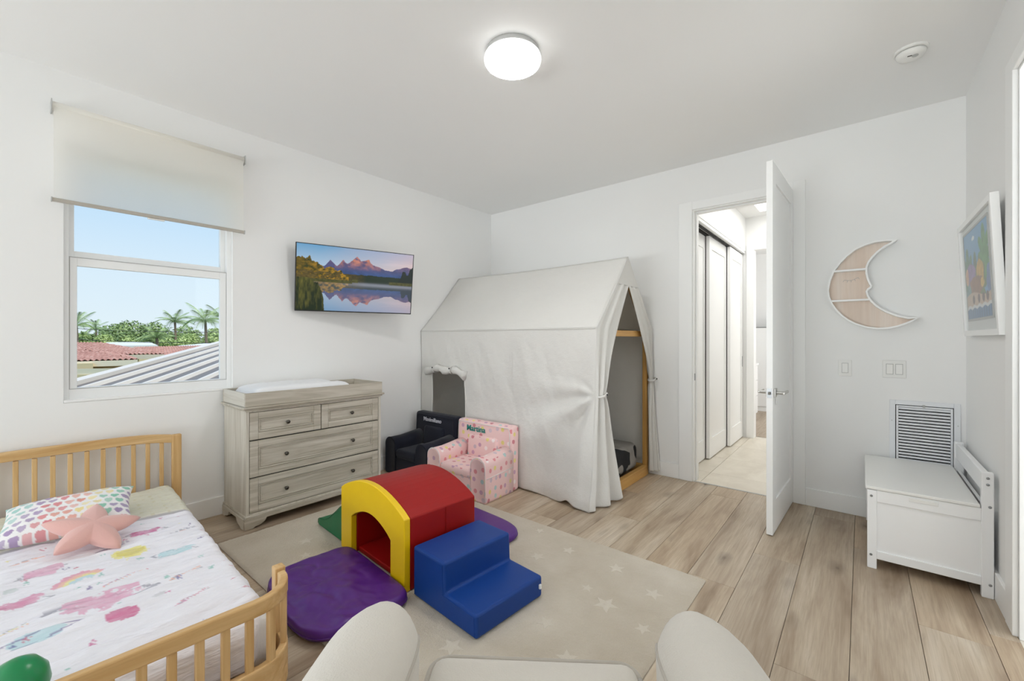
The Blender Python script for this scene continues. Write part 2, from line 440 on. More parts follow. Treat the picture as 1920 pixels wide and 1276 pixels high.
def box_uv(me):
    uv = me.uv_layers.new(name='UVMap')
    for p in me.polygons:
        n = p.normal; ax = max(range(3), key=lambda i: abs(n[i]))
        for li in p.loop_indices:
            c = me.vertices[me.loops[li].vertex_index].co
            uv.data[li].uv = ((c.y+.37, c.z), (c.x+.11, c.z), (c.x, c.y+.53))[ax]
def set_cols(me, cols):
    a = me.color_attributes.new('Col', 'FLOAT_COLOR', 'POINT')
    c = np.ones((len(me.vertices), 4), np.float32); c[:, :3] = cols
    a.data.foreach_set('color', c.ravel())
def np_grid(name, P, cols=None, smooth=True):
    """P (nu,nv,3) array -> grid mesh"""
    nu, nv = P.shape[:2]; idx = np.arange(nu*nv).reshape(nu, nv)
    f = np.stack([idx[:-1, :-1], idx[1:, :-1], idx[1:, 1:], idx[:-1, 1:]], -1).reshape(-1, 4)
    me = bpy.data.meshes.new(name); me.vertices.add(nu*nv); me.vertices.foreach_set('co', P.reshape(-1).astype(np.float32))
    me.loops.add(f.size); me.loops.foreach_set('vertex_index', f.ravel().astype(np.int32))
    me.polygons.add(len(f)); me.polygons.foreach_set('loop_start', np.arange(0, f.size, 4, dtype=np.int32))
    me.polygons.foreach_set('loop_total', np.full(len(f), 4, np.int32)) if False else None
    me.update(calc_edges=True)
    if smooth: me.polygons.foreach_set('use_smooth', np.ones(len(f), bool))
    if cols is not None: set_cols(me, cols.reshape(-1, 3))
    return me
_rs = np.random.RandomState(7); _NT = _rs.rand(256, 256)
def vnoise(x, y, seed=0):
    """smooth value noise on arrays, 0..1"""
    x = np.asarray(x)+seed*17.3; y = np.asarray(y)+seed*9.1
    xi, yi = np.floor(x).astype(int), np.floor(y).astype(int); fx, fy = x-xi, y-yi
    fx = fx*fx*(3-2*fx); fy = fy*fy*(3-2*fy); g = lambda a, b: _NT[a % 256, b % 256]
    return (g(xi, yi)*(1-fx)+g(xi+1, yi)*fx)*(1-fy)+(g(xi, yi+1)*(1-fx)+g(xi+1, yi+1)*fx)*fy
def fbm(x, y, o=4, seed=0):
    v = 0; a = .5
    for k in range(o): v = v+a*vnoise(x*2**k, y*2**k, seed+k); a *= .5
    return v/(1-.5**o)
def star_pts(cx, cy, r, rot=0, inner=.42, n=5):
    return [(cx+(r if k % 2 == 0 else r*inner)*math.cos(rot+PI*k/n), cy+(r if k % 2 == 0 else r*inner)*math.sin(rot+PI*k/n)) for k in range(2*n)]
def copy_part(o, parent, loc=None):
    c = o.copy(); COL.objects.link(c); c.parent = parent
    if loc is not None: c.location = loc
    return c
def text_mesh(body, size, mat, parent, M, extrude=.0012, name='lettering', font_shear=0.0, spacing=1.0):
    cu = bpy.data.curves.new(name, 'FONT'); cu.body = body; cu.size = size; cu.extrude = extrude; cu.align_x = 'CENTER'; cu.align_y = 'CENTER'
    cu.shear = font_shear; cu.space_character = spacing; cu.offset = size*.006
    t = bpy.data.objects.new(name+'_tmp', cu); COL.objects.link(t)
    dg = bpy.context.evaluated_depsgraph_get(); me = bpy.data.meshes.new_from_object(t.evaluated_get(dg))
    bpy.data.objects.remove(t, do_unlink=True); bpy.data.curves.remove(cu)
    me.name = name; me.transform(M); me.materials.clear(); me.materials.append(MATS[mat])
    return add(name, me, None, parent)

# ================================================================== ROOM SHELL
T = .14
WIN = (.24, 1.09, .88, 2.40)
DOOR = (-1.152, -.400, 0, 2.385)
RDOOR = (1.86, 2.72, 0, 2.385)
FILL_WIN = (-3.3, .3, .15, 2.45)  # opening added in the unseen front wall to let fill light in
struct('wall_left', MB().hole_wall('X', XL, -T, YF-.1, YB+.1, 0, ZC+.1, [WIN]), 'wall')
struct('wall_back', MB().hole_wall('Y', YB, T, XL-T, XR+T, 0, ZC+.1, [DOOR]), 'wall')
struct('wall_right', MB().hole_wall('X', XR, T, YF-.1, YB, 0, ZC+.1, [RDOOR]), 'wall')
struct('wall_front', MB().hole_wall('Y', YF, -T, XL, XR, 0, ZC+.1, [FILL_WIN]), 'wall')
struct('ceiling', MB().b2((XL, YF, ZC), (XR, YB, ZC+.1)), 'ceiling')

# floor: subfloor with separate planks
fl = struct('floor', MB().b2((XL, YF, -.06), (XR, YB+.02, -.012)), 'underlay')
PW = .227; X0 = -.037-16*PW
offs = {15: 2.815, 16: 3.70, 17: 3.27, 14: 2.35, 13: 3.66, 11: 2.80, 12: 3.30, 10: 3.05, 9: 2.2, 8: 3.5, 7: 2.6}
offs = {15: 3.70, 14: 2.815, 16: 3.27, 13: 2.35, 12: 3.66, 10: 2.80, 11: 3.95, 9: 3.30, 8: 2.45, 7: 3.55}
rnd = random.Random(5); PL = 1.795; pi_ = 0
for k in range(0, 19):
    xa = max(X0+k*PW, XL); xb = min(X0+(k+1)*PW, XR)
    if xb-xa < .01: continue
    y = offs.get(k, rnd.uniform(2.2, 3.9))
    while y > YF: y -= PL
    y0 = y
    while y0 < YB+.02:
        a, b = max(y0, YF), min(y0+PL, YB+.02)
        if b-a > .02:
            p = MB().b2((xa+.0009, a+.0006, -.012), (xb-.0009, b-.0006, 0))
            add('plank', p.mesh('plank'), 'plank', fl, bevel=.0012, bseg=1)
        y0 += PL

# baseboards and door trims
BH, BT = .13, .015
def base(name, a, b): struct(name, MB().b2(a, b), 'trim', bevel=.003)
base('baseboard_left', (XL, YF, 0), (XL+BT, YB, BH))
base('baseboard_back_1', (XL+BT, YB-BT, 0), (-1.262, YB, BH))
base('baseboard_back_2', (-.328, YB-BT, 0), (XR, YB, BH))
base('baseboard_right_1', (XR-BT, 2.835, 0), (XR, YB-BT, BH))
base('baseboard_right_2', (XR-BT, YF, 0), (XR, 1.75, BH))
CT = .018
tr = struct('trim_1', MB().b2((-1.262, YB-CT, 0), (DOOR[0]+.006, YB, 2.45)), 'trim', bevel=.004, label='white flat door casing around the hall doorway')
part('casing', MB().b2((DOOR[1]-.006, YB-CT, 0), (-.328, YB, 2.45)), 'trim', tr, bevel=.004)
part('casing_head', MB().b2((DOOR[0]+.006, YB-CT, DOOR[3]-.008), (DOOR[1]-.006, YB, 2.45)), 'trim', tr, bevel=.004)
part('jamb', MB().b2((DOOR[0], YB, 0), (DOOR[0]+.016, YB+T, DOOR[3])), 'trim', tr)
part('jamb', MB().b2((DOOR[1]-.016, YB, 0), (DOOR[1], YB+T, DOOR[3])), 'trim', tr)
part('jamb_head', MB().b2((DOOR[0]+.016, YB, DOOR[3]-.016), (DOOR[1]-.016, YB+T, DOOR[3])), 'trim', tr)
part('door_stop', MB().b2((DOOR[0]+.016, YB+.045, 0), (DOOR[0]+.027, YB+.09, DOOR[3]-.016)), 'trim', tr, bevel=.002)
part('door_stop', MB().b2((DOOR[0]+.027, YB+.045, DOOR[3]-.028), (DOOR[1]-.016, YB+.09, DOOR[3]-.016)), 'trim', tr, bevel=.002)
part('strike_plate', MB().b2((DOOR[0]+.0155, YB+.012, .885), (DOOR[0]+.0175, YB+.036, .945)), 'chrome_grey', tr)
t2 = struct('trim_2', MB().b2((XR-CT, 2.72, 0), (XR, 2.836, 2.45)), 'trim', bevel=.004, label='white casing of the side doorway at the right edge')
part('casing', MB().b2((XR-CT, 1.75, 0), (XR, 1.86, 2.45)), 'trim', t2, bevel=.004)
part('casing_head', MB().b2((XR-CT, 1.86, 2.38), (XR, 2.72, 2.45)), 'trim', t2, bevel=.004)
part('jamb', MB().b2((XR, 2.704, 0), (XR+T, 2.72, 2.385)), 'trim', t2)
part('jamb', MB().b2((XR, 1.86, 0), (XR+T, 1.876, 2.385)), 'trim', t2)
part('jamb_head', MB().b2((XR, 1.876, 2.369), (XR+T, 2.704, 2.385)), 'trim', t2)
struct('floor_side_room', MB().b2((XR, 1.0, -.06), (XR+1.8, 3.4, -.002)), 'porcelain_tile')
struct('wall_side_room', MB().b2((XR+T, 1.0, 0), (XR+1.8, 1.05, ZC)).b2((XR+T, 3.35, 0), (XR+1.8, 3.4, ZC)).hole_wall('X', XR+1.75, .05, 1.05, 3.35, 0, ZC, [(1.3, 2.9, .75, 2.45)]), 'wall')
struct('ceiling_side_room', MB().b2((XR+T, 1.0, ZC), (XR+1.8, 3.4, ZC+.05)), 'ceiling')

# open door leaf (hall door)
HX, HY = -.405, YB-.004
leaf_rz = R(2.2)           # local -Y is the leaf direction from the hinge
dr = thing('door_1', 'white one-panel hall door standing open at right angles', None, (HX, HY, 0), -leaf_rz, kind='structure')
LW, LH, LT = .765, 2.372, .036
def leaf_mb():
    mb = MB(); st, rt, rb = .105, .12, .20
    z0 = .008
    mb.b2((-LT, -LW, z0), (0, -LW+st, z0+LH)); mb.b2((-LT, -st, z0), (0, 0, z0+LH))
    mb.b2((-LT, -LW+st, z0), (0, -st, z0+rb)); mb.b2((-LT, -LW+st, z0+LH-rt), (0, -st, z0+LH))
    return mb
part('frame', leaf_mb(), 'door_paint', dr, bevel=.0015, local=True)
part('panel', MB().b2((-LT+.010, -LW+.10, .20), (-.010, -.10, LH-.11)), 'door_paint', dr, local=True)
for z in (.319, .935, 1.556, 2.176):
    h = part('hinge', MB().b2((.000, -.003, z-.05), (.0025, .034, z+.05)).cyl((.004, .004, z-.052), (.004, .004, z+.052), .007, 12), 'chrome_grey', dr, local=True)
hz = .905
for s in (0, 1):
    sx = 1 if s == 0 else -1; xo = 0 if s == 0 else -LT
    hd = part('door_handle', MB().box((xo+sx*.005, -LW+.062, hz), (.010, .056, .056), r=.003).cyl((xo+sx*.006, -LW+.062, hz), (xo+sx*.05, -LW+.062, hz), .010, 14).box((xo+sx*.052, -LW+.118, hz), (.014, .135, .018), r=.005, seg=2), 'steel', dr, local=True)
    part('rose_ring', MB().lathe([(.014, 0), (.014, sx*.012)], (xo, -LW+.062, hz), 'X', 16), 'chrome_grey', hd, local=True)
part('latch_plate', MB().b2((-LT+.006, -LW-.0015, hz-.03), (-.006, -LW, hz+.03)), 'chrome_grey', dr, local=True)
part('latch_bolt', MB().box((-LT/2, -LW-.005, hz), (.014, .012, .018), r=.002), 'dark_nickel', dr, local=True)
# key tag hanging from the lever
kt = solo('key_tag', MB().box((-.424, HY-LW+.08, .845), (.003, .022, .04), r=.001).tube([(-.424, HY-LW+.08, .865), (-.420, HY-LW+.08, .897)], .002, 6), 'white_plastic', 'small white key tag dangling under the steel door lever', 'key tag', (-.424, HY-LW+.08, .825))

# window 1 (left wall)
FX = XL-.028                                   # front of the frame
w1 = thing('window_1', 'white single-hung window with raised lower sash frame', None, (XL, .665, WIN[2]), kind='structure')
def ring(x0, x1, ya, yb, za, zb, l, r_, b, t):
    mb = MB(); mb.b2((x0, ya, za), (x1, ya+l, zb)); mb.b2((x0, yb-r_, za), (x1, yb, zb)); mb.b2((x0, ya+l, za), (x1, yb-r_, za+b)); mb.b2((x0, ya+l, zb-t), (x1, yb-r_, zb)); return mb
part('frame', ring(FX-.085, FX, WIN[0], WIN[1], WIN[2], WIN[3], .024, .030, .074, .05), 'vinyl_frame', w1, bevel=.002)
us = part('sash', ring(FX-.070, FX-.035, WIN[0]+.024, WIN[1]-.03, 1.685, WIN[3]-.05, .024, .030, .085, .03), 'vinyl_frame', w1, bevel=.002)
part('pane', MB().b2((FX-.056, .285, 1.765), (FX-.052, 1.035, 2.33)), 'glass', us)
ls = part('sash', ring(FX-.034, FX-.006, .268, 1.058, .957, 1.728, .030, .038, .006, .048), 'vinyl_frame', w1, bevel=.002)
part('pane', MB().b2((FX-.022, .296, .96), (FX-.018, 1.022, 1.684)), 'glass', ls)
part('sash_seal', ring(FX-.007, FX-.004, .264, 1.062, .953, 1.732, .004, .004, .004, .004), 'grey_plastic', ls)
part('window_sill', MB().b2((FX-.004, WIN[0]+.001, WIN[2]+.001), (XL+.004, WIN[1]-.001, WIN[2]+.016)), 'trim', w1, bevel=.002)

# window 2 (behind the camera): sliding window added out of view to light the room
w2 = thing('window_2_added', 'wide white sliding window added out of view in the wall behind the armchair', None, (-1.5, YF, FILL_WIN[2]), kind='structure')
def ringy(y0, y1, xa, xb, za, zb, w):
    mb = MB(); mb.b2((xa, y0, za), (xa+w, y1, zb)); mb.b2((xb-w, y0, za), (xb, y1, zb)); mb.b2((xa+w, y0, za), (xb-w, y1, za+w)); mb.b2((xa+w, y0, zb-w), (xb-w, y1, zb)); return mb
part('frame', ringy(YF-.12, YF-.05, FILL_WIN[0], FILL_WIN[1], FILL_WIN[2], FILL_WIN[3], .05), 'vinyl_frame', w2)
part('mullion', MB().b2((-1.53, YF-.11, FILL_WIN[2]+.05), (-1.47, YF-.06, FILL_WIN[3]-.05)), 'vinyl_frame', w2)
for xa, xb in ((FILL_WIN[0]+.05, -1.53), (-1.47, FILL_WIN[1]-.05)): part('pane', MB().b2((xa, YF-.09, FILL_WIN[2]+.05), (xb, YF-.085, FILL_WIN[3]-.05)), 'glass', w2)

# ================================================================== HALL BEHIND THE DOOR
HYE = 6.05
fh = struct('floor_hall', MB().b2((-1.9, YB+.02, -.06), (1.0, 6.2, -.010)), 'grout')
xs = [-1.9, -1.695, -1.092, -.489, .114, .717, 1.0]
for i in range(len(xs)-1):
    y = YB+.02-.0 if i % 2 else YB+.02-.0
    ys = [YB+.022, 4.245, 4.86, 5.47, 6.08, 6.19]
    for j in range(len(ys)-1):
        add('tile', MB().b2((xs[i]+.0015, ys[j]+.0015, -.010), (xs[i+1]-.0015, ys[j+1]-.0015, 0)).mesh('tile'), 'porcelain_tile', fh, bevel=.001, bseg=1)
struct('trim_3', MB().b2((DOOR[0]+.016, YB+.004, -.003), (DOOR[1]-.016, YB+.022, .003)), 'grey_plastic', bevel=.001, label='thin threshold strip between planks and hall tiles')
wh = MB(); wh.b2((-1.95, YB+T, 0), (-1.9, 6.05, ZC)); wh.b2((-1.30, YB+T, 2.36), (-1.14, HYE, ZC))
struct('wall_hall_left', wh, 'wall')
struct('wall_hall_right', MB().b2((.30, YB+T, 0), (.36, HYE, ZC)), 'wall')
struct('wall_hall_end', MB().hole_wall('Y', HYE, .12, -1.95, .4, 0, ZC, [(-1.05, -.20, 0, 2.37)]), 'wall')
struct('trim_4', MB().b2((-1.13, HYE-.016, 0), (-1.045, HYE, 2.44)).b2((-1.045, HYE-.016, 2.365), (-.195, HYE, 2.44)).b2((-.205, HYE-.016, 0), (-.12, HYE, 2.44)).b2((-1.06, HYE, 0), (-1.045, HYE+.12, 2.37)), 'trim', bevel=.003, label='white casing of the far doorway at the end of the hall')
ch = MB()
ch.b2((-1.95, YB+T, ZC), (-.95, 6.17, ZC+.08)); ch.b2((-.15, YB+T, ZC), (.4, 6.17, ZC+.08)); ch.b2((-.95, YB+T, ZC), (-.15, 4.25, ZC+.08)); ch.b2((-.95, 5.85, ZC), (-.15, 6.17, ZC+.08))
ch.b2((-.97, 4.25, ZC+.08), (-.95, 5.85, ZC+.34)); ch.b2((-.15, 4.25, ZC+.08), (-.13, 5.85, ZC+.34)); ch.b2((-.95, 4.23, ZC+.08), (-.15, 4.25, ZC+.34)); ch.b2((-.95, 5.85, ZC+.08), (-.15, 5.87, ZC+.34))
chs = struct('ceiling_hall', ch, 'ceiling'); part('skylight_sun_block', MB().b2((-.97, 4.23, ZC+.34), (-.13, 5.87, ZC+.36)), 'white_plastic', chs)  # opaque cover added over the skylight to keep direct sun out
# closet with three sliding doors
cl = struct('trim_5', MB().b2((-1.305, YB+T, 2.33), (-1.145, HYE-.016, 2.36)), 'trim', label='closet head with dark sliding track in the hall')
for x in (-1.275, -1.235, -1.19): part('track', MB().b2((x-.012, YB+T, 2.316), (x+.010, HYE-.016, 2.33)), 'dark_gap', cl)
for i, (xf, ya, yb, lab) in enumerate(((-1.256, YB+T+.002, 4.72, 'white sliding closet door nearest the hall doorway'), (-1.213, 4.675, 5.40, 'white sliding closet door in the middle of three'), (-1.170, 5.375, HYE-.018, 'white sliding closet door farthest down the hall'))):
    cd = thing('sliding_door', lab, 'door', (xf, ya, 0), group='sliding closet doors in the hall')
    mb = MB(); a, b, z0, z1 = ya, yb, .012, 2.315
    for q in (((xf-.034, a, z0), (xf, a+.09, z1)), ((xf-.034, b-.09, z0), (xf, b, z1)), ((xf-.034, a+.09, z0), (xf, b-.09, z0+.2)), ((xf-.034, a+.09, z1-.13), (xf, b-.09, z1))): mb.b2(*q)
    part('frame', mb, 'door_paint', cd, bevel=.002)
    part('panel', MB().b2((xf-.026, a+.085, z0+.19), (xf-.009, b-.085, z1-.12)), 'door_paint', cd)
    part('edge_strip', MB().b2((xf-.042, a+.002, z0), (xf-.034, a+.016, z1)), 'dark_gap', cd)  # thin near-black strip at the overlap of the doors
    if i == 2: part('finger_pull', MB().b2((xf-.003, b-.045, .90), (xf+.002, b-.02, 1.03)), 'chrome_grey', cd)
# far room
struct('floor_far_room', MB().b2((-2.2, 6.17, -.06), (1.6, 8.9, 0)), 'plank')
struct('wall_far_room', MB().b2((-2.2, 8.8, 0), (1.6, 8.9, ZC)).b2((-2.25, 6.17, 0), (-2.2, 8.8, ZC)).b2((1.5, 6.17, 0), (1.56, 8.8, ZC)), 'wall')
struct('ceiling_far_room', MB().b2((-2.2, 6.17, ZC), (1.6, 8.9, ZC+.05)), 'ceiling')
wd = thing('wardrobe', 'white built-in wardrobe with dark seams in the far room', 'wardrobe', (-1.4, 8.5, 0))
part('body', MB().b2((-2.1, 8.42, .0), (-.2, 8.79, 1.45)), 'dark_gap', wd)
for xa in (-2.09, -1.62, -1.15, -.68):
    pd = part('door', MB().b2((xa, 8.40, .08), (xa+.455, 8.42, 1.44)), 'door_paint', wd, bevel=.002)
    part('handle', MB().b2((xa+.43, 8.385, .7), (xa+.438, 8.40, .95)), 'chrome_grey', pd)
part('plinth', MB().b2((-2.1, 8.41, 0), (-.2, 8.42, .075)), 'door_paint', wd)
dw = thing('drawer_unit', 'white drawer cabinet seen through the far doorway', 'cabinet', (-1.6, 7.1, 0))
part('body', MB().b2((-2.0, 6.75, .09), (-1.28, 7.6, .84)), 'door_paint', dw, bevel=.002)
part('worktop', MB().b2((-2.02, 6.73, .84), (-1.25, 7.62, .87)), 'trim', dw, bevel=.003)
part('plinth', MB().b2((-1.98, 6.78, 0), (-1.34, 7.57, .09)), 'door_paint', dw)
for za, zb in ((.10, .36), (.37, .60), (.61, .83)):
    df = part('drawer', MB().b2((-1.28, 6.76, za), (-1.262, 7.59, zb)), 'door_paint', dw, bevel=.002)
    part('handle', MB().b2((-1.262, 7.08, zb-.06), (-1.245, 7.26, zb-.05)), 'chrome_grey', df)

# ================================================================== LARGE FURNITURE
# ---- rug
rx0, rx1, ry0, ry1 = -3.01, -.62, .845, 2.32
nu, nv = 300, 190
U, V = np.meshgrid(np.linspace(0, 1, nu), np.linspace(0, 1, nv), indexing='ij')
X = rx0+(rx1-rx0)*U; Y = ry0+(ry1-ry0)*V
edge = np.minimum(np.minimum(U*(rx1-rx0), (1-U)*(rx1-rx0)), np.minimum(V*(ry1-ry0), (1-V)*(ry1-ry0)))
Z = .004+.011*np.clip(edge/.012, 0, 1)**.5+.0035*(fbm(X*26, Y*26, 3, 3)-.5)+.002*(_rs.rand(nu, nv)-.5)
rug = thing('rug', 'beige plush rug with raised stars in the middle of the floor', 'rug', ((rx0+rx1)/2, (ry0+ry1)/2, 0))
me = np_grid('rug_pile', np.stack([X-(rx0+rx1)/2, Y-(ry0+ry1)/2, Z], -1)); add('pile', me, 'rug_pile', rug)
part('backing', MB().b2((rx0+.003, ry0+.003, .0005), (rx1-.003, ry1-.003, .005)), 'rug_star', rug)
for px, py, r, a in [(-.78, 2.02, .05, .3), (-1.02, 2.12, .05, .8), (-.92, 1.80, .062, .2), (-1.32, 2.12, .045, .5), (-1.06, 1.52, .045, .1), (-.88, 1.40, .05, .9), (-1.27, 1.16, .055, .35), (-1.02, 1.22, .04, .7), (-.72, 1.75, .04, .0), (-1.05, 1.86, .035, .6), (-2.62, 1.20, .05, .2), (-2.80, 1.55, .05, .5), (-2.75, 2.0, .05, .9), (-1.42, 1.95, .05, .1), (-2.45, 1.12, .04, .3), (-.95, 1.05, .05, .5), (-1.60, 2.22, .04, .2)]:
    part('star_motif', MB().poly([(x, y, .0115) for x, y in star_pts(px, py, r, a)], (0, 0, .0050)), 'rug_star', rug, bevel=.002, bseg=2)

# ---- bed
bed = thing('toddler_bed', 'pine slatted bed frame under the window', 'bed', (-3.455, .765, 0), R(-3.0))
def bp(mbs, name, mat, parent, **k): return part(name, mbs, mat, parent, local=True, **k)
BW = -1.02
hb = bp(MB().b2((0, -.050, 0), (.036, 0, .632)), 'headboard', 'pine_z', bed, bevel=.006)
bp(MB().b2((0, BW, 0), (.036, BW+.05, .632)), 'post', 'pine_z', hb, bevel=.006)
rail = [(.018, -.05+(BW+.10)*k/10, .612+.028*math.sin(PI*min(1, max(0, k/10)))) for k in range(11)]
mb = MB(); n = 24
def railsec(k):
    t = k/(n-1); y = -.046+(BW+.092)*t; c = .606+.024*(1-(2*t-1)**4)
    return [(.003, y, c-.026), (.033, y, c-.026), (.033, y, c+.026), (.003, y, c+.026)]
mb.loft([railsec(k) for k in range(n)]); bp(mb, 'top_rail', 'pine_y', hb, bevel=.005)
bp(MB().b2((.003, BW+.05, .10), (.033, -.05, .17)), 'bottom_rail', 'pine_y', hb, bevel=.004)
sl = bp(MB().b2((.009, -.0105, .17), (.027, .0105, .60)), 'slat', 'pine_z', hb, bevel=.003)
sl.location = (0, -.100, 0)
for k in range(1, 13): copy_part(sl, hb, (0, -.100-.0672*k, 0))
# footboard with rounded ends
FXb, RC = 1.955, .125
def fpath(n_str=10):
    pts = [(FXb-RC-.01, -.012)]
    for k in range(9):
        a = PI/2*k/8; pts.append((FXb-RC+RC*math.sin(a), -.012-RC+RC*math.cos(a)))
    for k in range(1, n_str+1): pts.append((FXb, -.012-RC+(BW+.024+2*RC)*k/n_str))
    for k in range(1, 9):
        a = PI/2*k/8; pts.append((FXb-RC+RC*math.cos(a), BW+.012+RC-RC*math.sin(a)))
    pts.append((FXb-RC-.01, BW+.012)); return pts
def sweep(z0, z1, th, path):
    rings = []
    for i, p in enumerate(path):
        a = Vector(path[max(i-1, 0)]); b = Vector(path[min(i+1, len(path)-1)]); t = (b-a).normalized(); nrm = Vector((-t.y, t.x))
        q = Vector(p); o1 = q+nrm*th/2; o2 = q-nrm*th/2
        rings.append([(o1.x, o1.y, z0), (o2.x, o2.y, z0), (o2.x, o2.y, z1), (o1.x, o1.y, z1)])
    return MB().loft(rings)
fp = fpath()
fb = bp(sweep(.355, .405, .026, fp), 'footboard', 'pine_y', bed, bevel=.005)
bp(sweep(.055, .185, .026, fp), 'bottom_rail', 'pine_y', fb, bevel=.005)
for yy in (-.012, BW+.012): bp(MB().b2((FXb-RC-.050, yy-.018, 0), (FXb-RC-.012, yy+.018, .415)), 'post', 'pine_z', fb, bevel=.004)
fs = bp(MB().b2((-.010, -.0115, .18), (.010, .0115, .360)), 'slat', 'pine_z', fb, bevel=.003)
fs.location = (FXb-.004, -.150, 0)
for k in range(1, 12): copy_part(fs, fb, (FXb-.004, -.150-.0655*k, 0))
for a in (R(25), R(65)):
    c = copy_part(fs, fb, (FXb-RC+RC*math.sin(a), -.012-RC+RC*math.cos(a), 0)); c.rotation_euler = (0, 0, PI/2-a)
for yy in (-.026, BW+.026): bp(MB().b2((.03, yy-.011, .07), (FXb-RC-.04, yy+.011, .18)), 'side_rail', 'pine_x', bed, bevel=.004)
bp(MB().b2((.04, BW+.04, .085), (1.86, -.04, .105)), 'slat_base', 'pine_y', bed)
# mattress
BM = ROOTM[bed.name]
def bw(x, y, z=0): return BM @ Vector((x, y, z))
mt = tag(part('mattress', MB().box((.965, BW/2, .195), (1.78, .93, .17), r=.03, seg=3), 'white_cotton', None, smooth=True), 'white mattress lying in the pine bed under the quilt', 'mattress')
mt.location = BM.translation; mt.rotation_euler = (0, 0, R(-3))
# quilt
nu, nv = 420, 300
q = np.linspace(0, 2.08, nu); p = np.linspace(-.30, 1.32, nv)
def bend(d, flat, r):
    """arc-length d -> (offset, drop) past the flat part"""
    e = np.clip(d-flat, 0, None); a = np.clip(e/r, 0, PI/2); s = np.clip(e-r*PI/2, 0, None)
    return np.minimum(d, flat)+r*np.sin(a), r*(1-np.cos(a))+s
xo, dx_ = bend(q, 1.815, .035)
yo, dy_ = bend(p, .925, .035)               # p counted from the far (left) side towards the right edge
Xq = .050+xo[:, None]+0*yo[None, :]; Yq = BW+.005+yo[None, :]+0*xo[:, None]
drop = np.maximum(np.minimum(dx_, .145)[:, None], np.minimum(dy_, .15)[None, :])
flatm = np.clip(1-drop/.03, 0, 1)
wr = (fbm(Xq*34+3*fbm(Xq*3, Yq*3, 2), Yq*5, 3, 1)-.5)*.026+(fbm(Xq*7, Yq*6, 3, 5)-.5)*.016+(fbm(Xq*70+4*fbm(Xq*4, Yq*4, 2, 19), Yq*14, 2, 8)-.5)*.014
ufold = .585+.02*(fbm(Yq*6, Yq*0, 2, 4)-.5)
fold = 1/(1+np.exp((Xq-ufold)/.0035))
Zq = .302-drop+wr*(.35+.65*flatm)+fold*.014*flatm
side = np.clip(drop/.05, 0, 1)
Yq = Yq-.085*np.clip((Xq-1.70)/.2, 0, 1)**2*np.clip((Yq-BW-.5)/.45, 0, 1)**2
Xq = Xq+side*(fbm(Yq*14, drop*9, 3, 6)-.5)*.02*(dx_[:, None] > .01); Yq = Yq+side*(fbm(Xq*14, drop*9, 3, 7)-.5)*.025*(dy_[None, :] > .01)
Cq = np.ones(Xq.shape+(3,))*np.array(rgb(236, 235, 242))
def paint(mask, col, a=1.0):
    m = np.clip(mask, 0, 1)[..., None]*a; Cq[:] = Cq*(1-m)+np.array(col)*m
def bl(wx, wy):
    v = BM.inverted() @ Vector((wx, wy, 0)); return v.x, v.y
rag = (fbm(Xq*60, Yq*60, 3, 11)-.5)
def loc_(wx, wy, rot=0.0):
    cx, cy = bl(wx, wy); a, b = Xq-cx, Yq-cy; c, s = math.cos(rot), math.sin(rot)
    return -(a*c+b*s), (-a*s+b*c)   # first: up (towards the head), second: right
def heart(wx, wy, sz, col, rot=0, ring=None):
    sz = sz*.80; u, r_ = loc_(wx, wy, rot); X_, Y_ = r_/sz*.85, u/sz*1.35+.15
    f = (X_**2+Y_**2-1)**3-X_**2*Y_**3
    if ring is not None:
        rr = np.hypot((r_)/(sz*1.75), (u+.25*r_)/(sz*.32)); paint((np.abs(rr-1) < .10)*1.0, ring, .75)
    paint((f+rag*.5 < 0)*(.45+.5*fbm(Xq*120, Yq*40, 2, 14)), col, 1)
def ball(wx, wy, ra, rb, col, al=.9, rot=0):
    u, r_ = loc_(wx, wy, rot); paint((np.hypot(u/ra, r_/rb)+rag*.5 < 1)*(.65+.4*fbm(Xq*120, Yq*40, 2, 15)), col, al)
def arcs(wx, wy, rad, w, cols, rot=0, span=1.1, al=.7):
    u, r_ = loc_(wx, wy, rot); d = np.hypot(u, r_); ang = np.abs(np.arctan2(r_, u))
    for k, c in enumerate(cols): paint(((np.abs(d-(rad-k*w)+rag*w*.8) < w/2) & (ang < span))*1.0, c, al)
def meteor(wx, wy, L, cols, rot):
    u, r_ = loc_(wx, wy, rot)
    for k, c in enumerate(cols): paint(((np.abs(u-(k-1)*.008*(r_/L+.8)) < .0018) & (r_ > -L/2) & (r_ < L/2))*1.0, c, .7)
def tinystar(wx, wy, sz, col):
    u, r_ = loc_(wx, wy); d = np.hypot(u, r_); a = np.arctan2(r_, u); paint((d < sz*(.55+.45*np.cos(5*a)))*1.0, col, .75)
PK, MG, YL, BLU, GR, PU, ORG, TE = rgb(222, 160, 190), rgb(200, 82, 150), rgb(236, 226, 120), rgb(178, 214, 222), rgb(150, 150, 165), rgb(110, 90, 150), rgb(236, 170, 140), rgb(130, 190, 180)
heart(-2.118, .245, .10, PK, .1, GR); heart(-2.701, .464, .055, MG, .1, GR); heart(-2.318, .045, .06, rgb(216, 130, 170), .1, GR); heart(-2.349, .509, .062, BLU, -.1, GR)
heart(-2.545, .125, .055, PK, .5, GR)
ball(-2.501, .371, .052, .062, YL, .95); ball(-2.501, .371, .034, .045, rgb(206, 190, 90), .55)
ball(-1.95, .273, .040, .044, rgb(206, 84, 142)); ball(-2.009, .08, .042, .062, BLU, .8)
u, r_ = loc_(-2.009, .08, .15); paint((np.abs(np.hypot(u/.022, r_/.12)-1) < .12)*1.0, PU, .7)
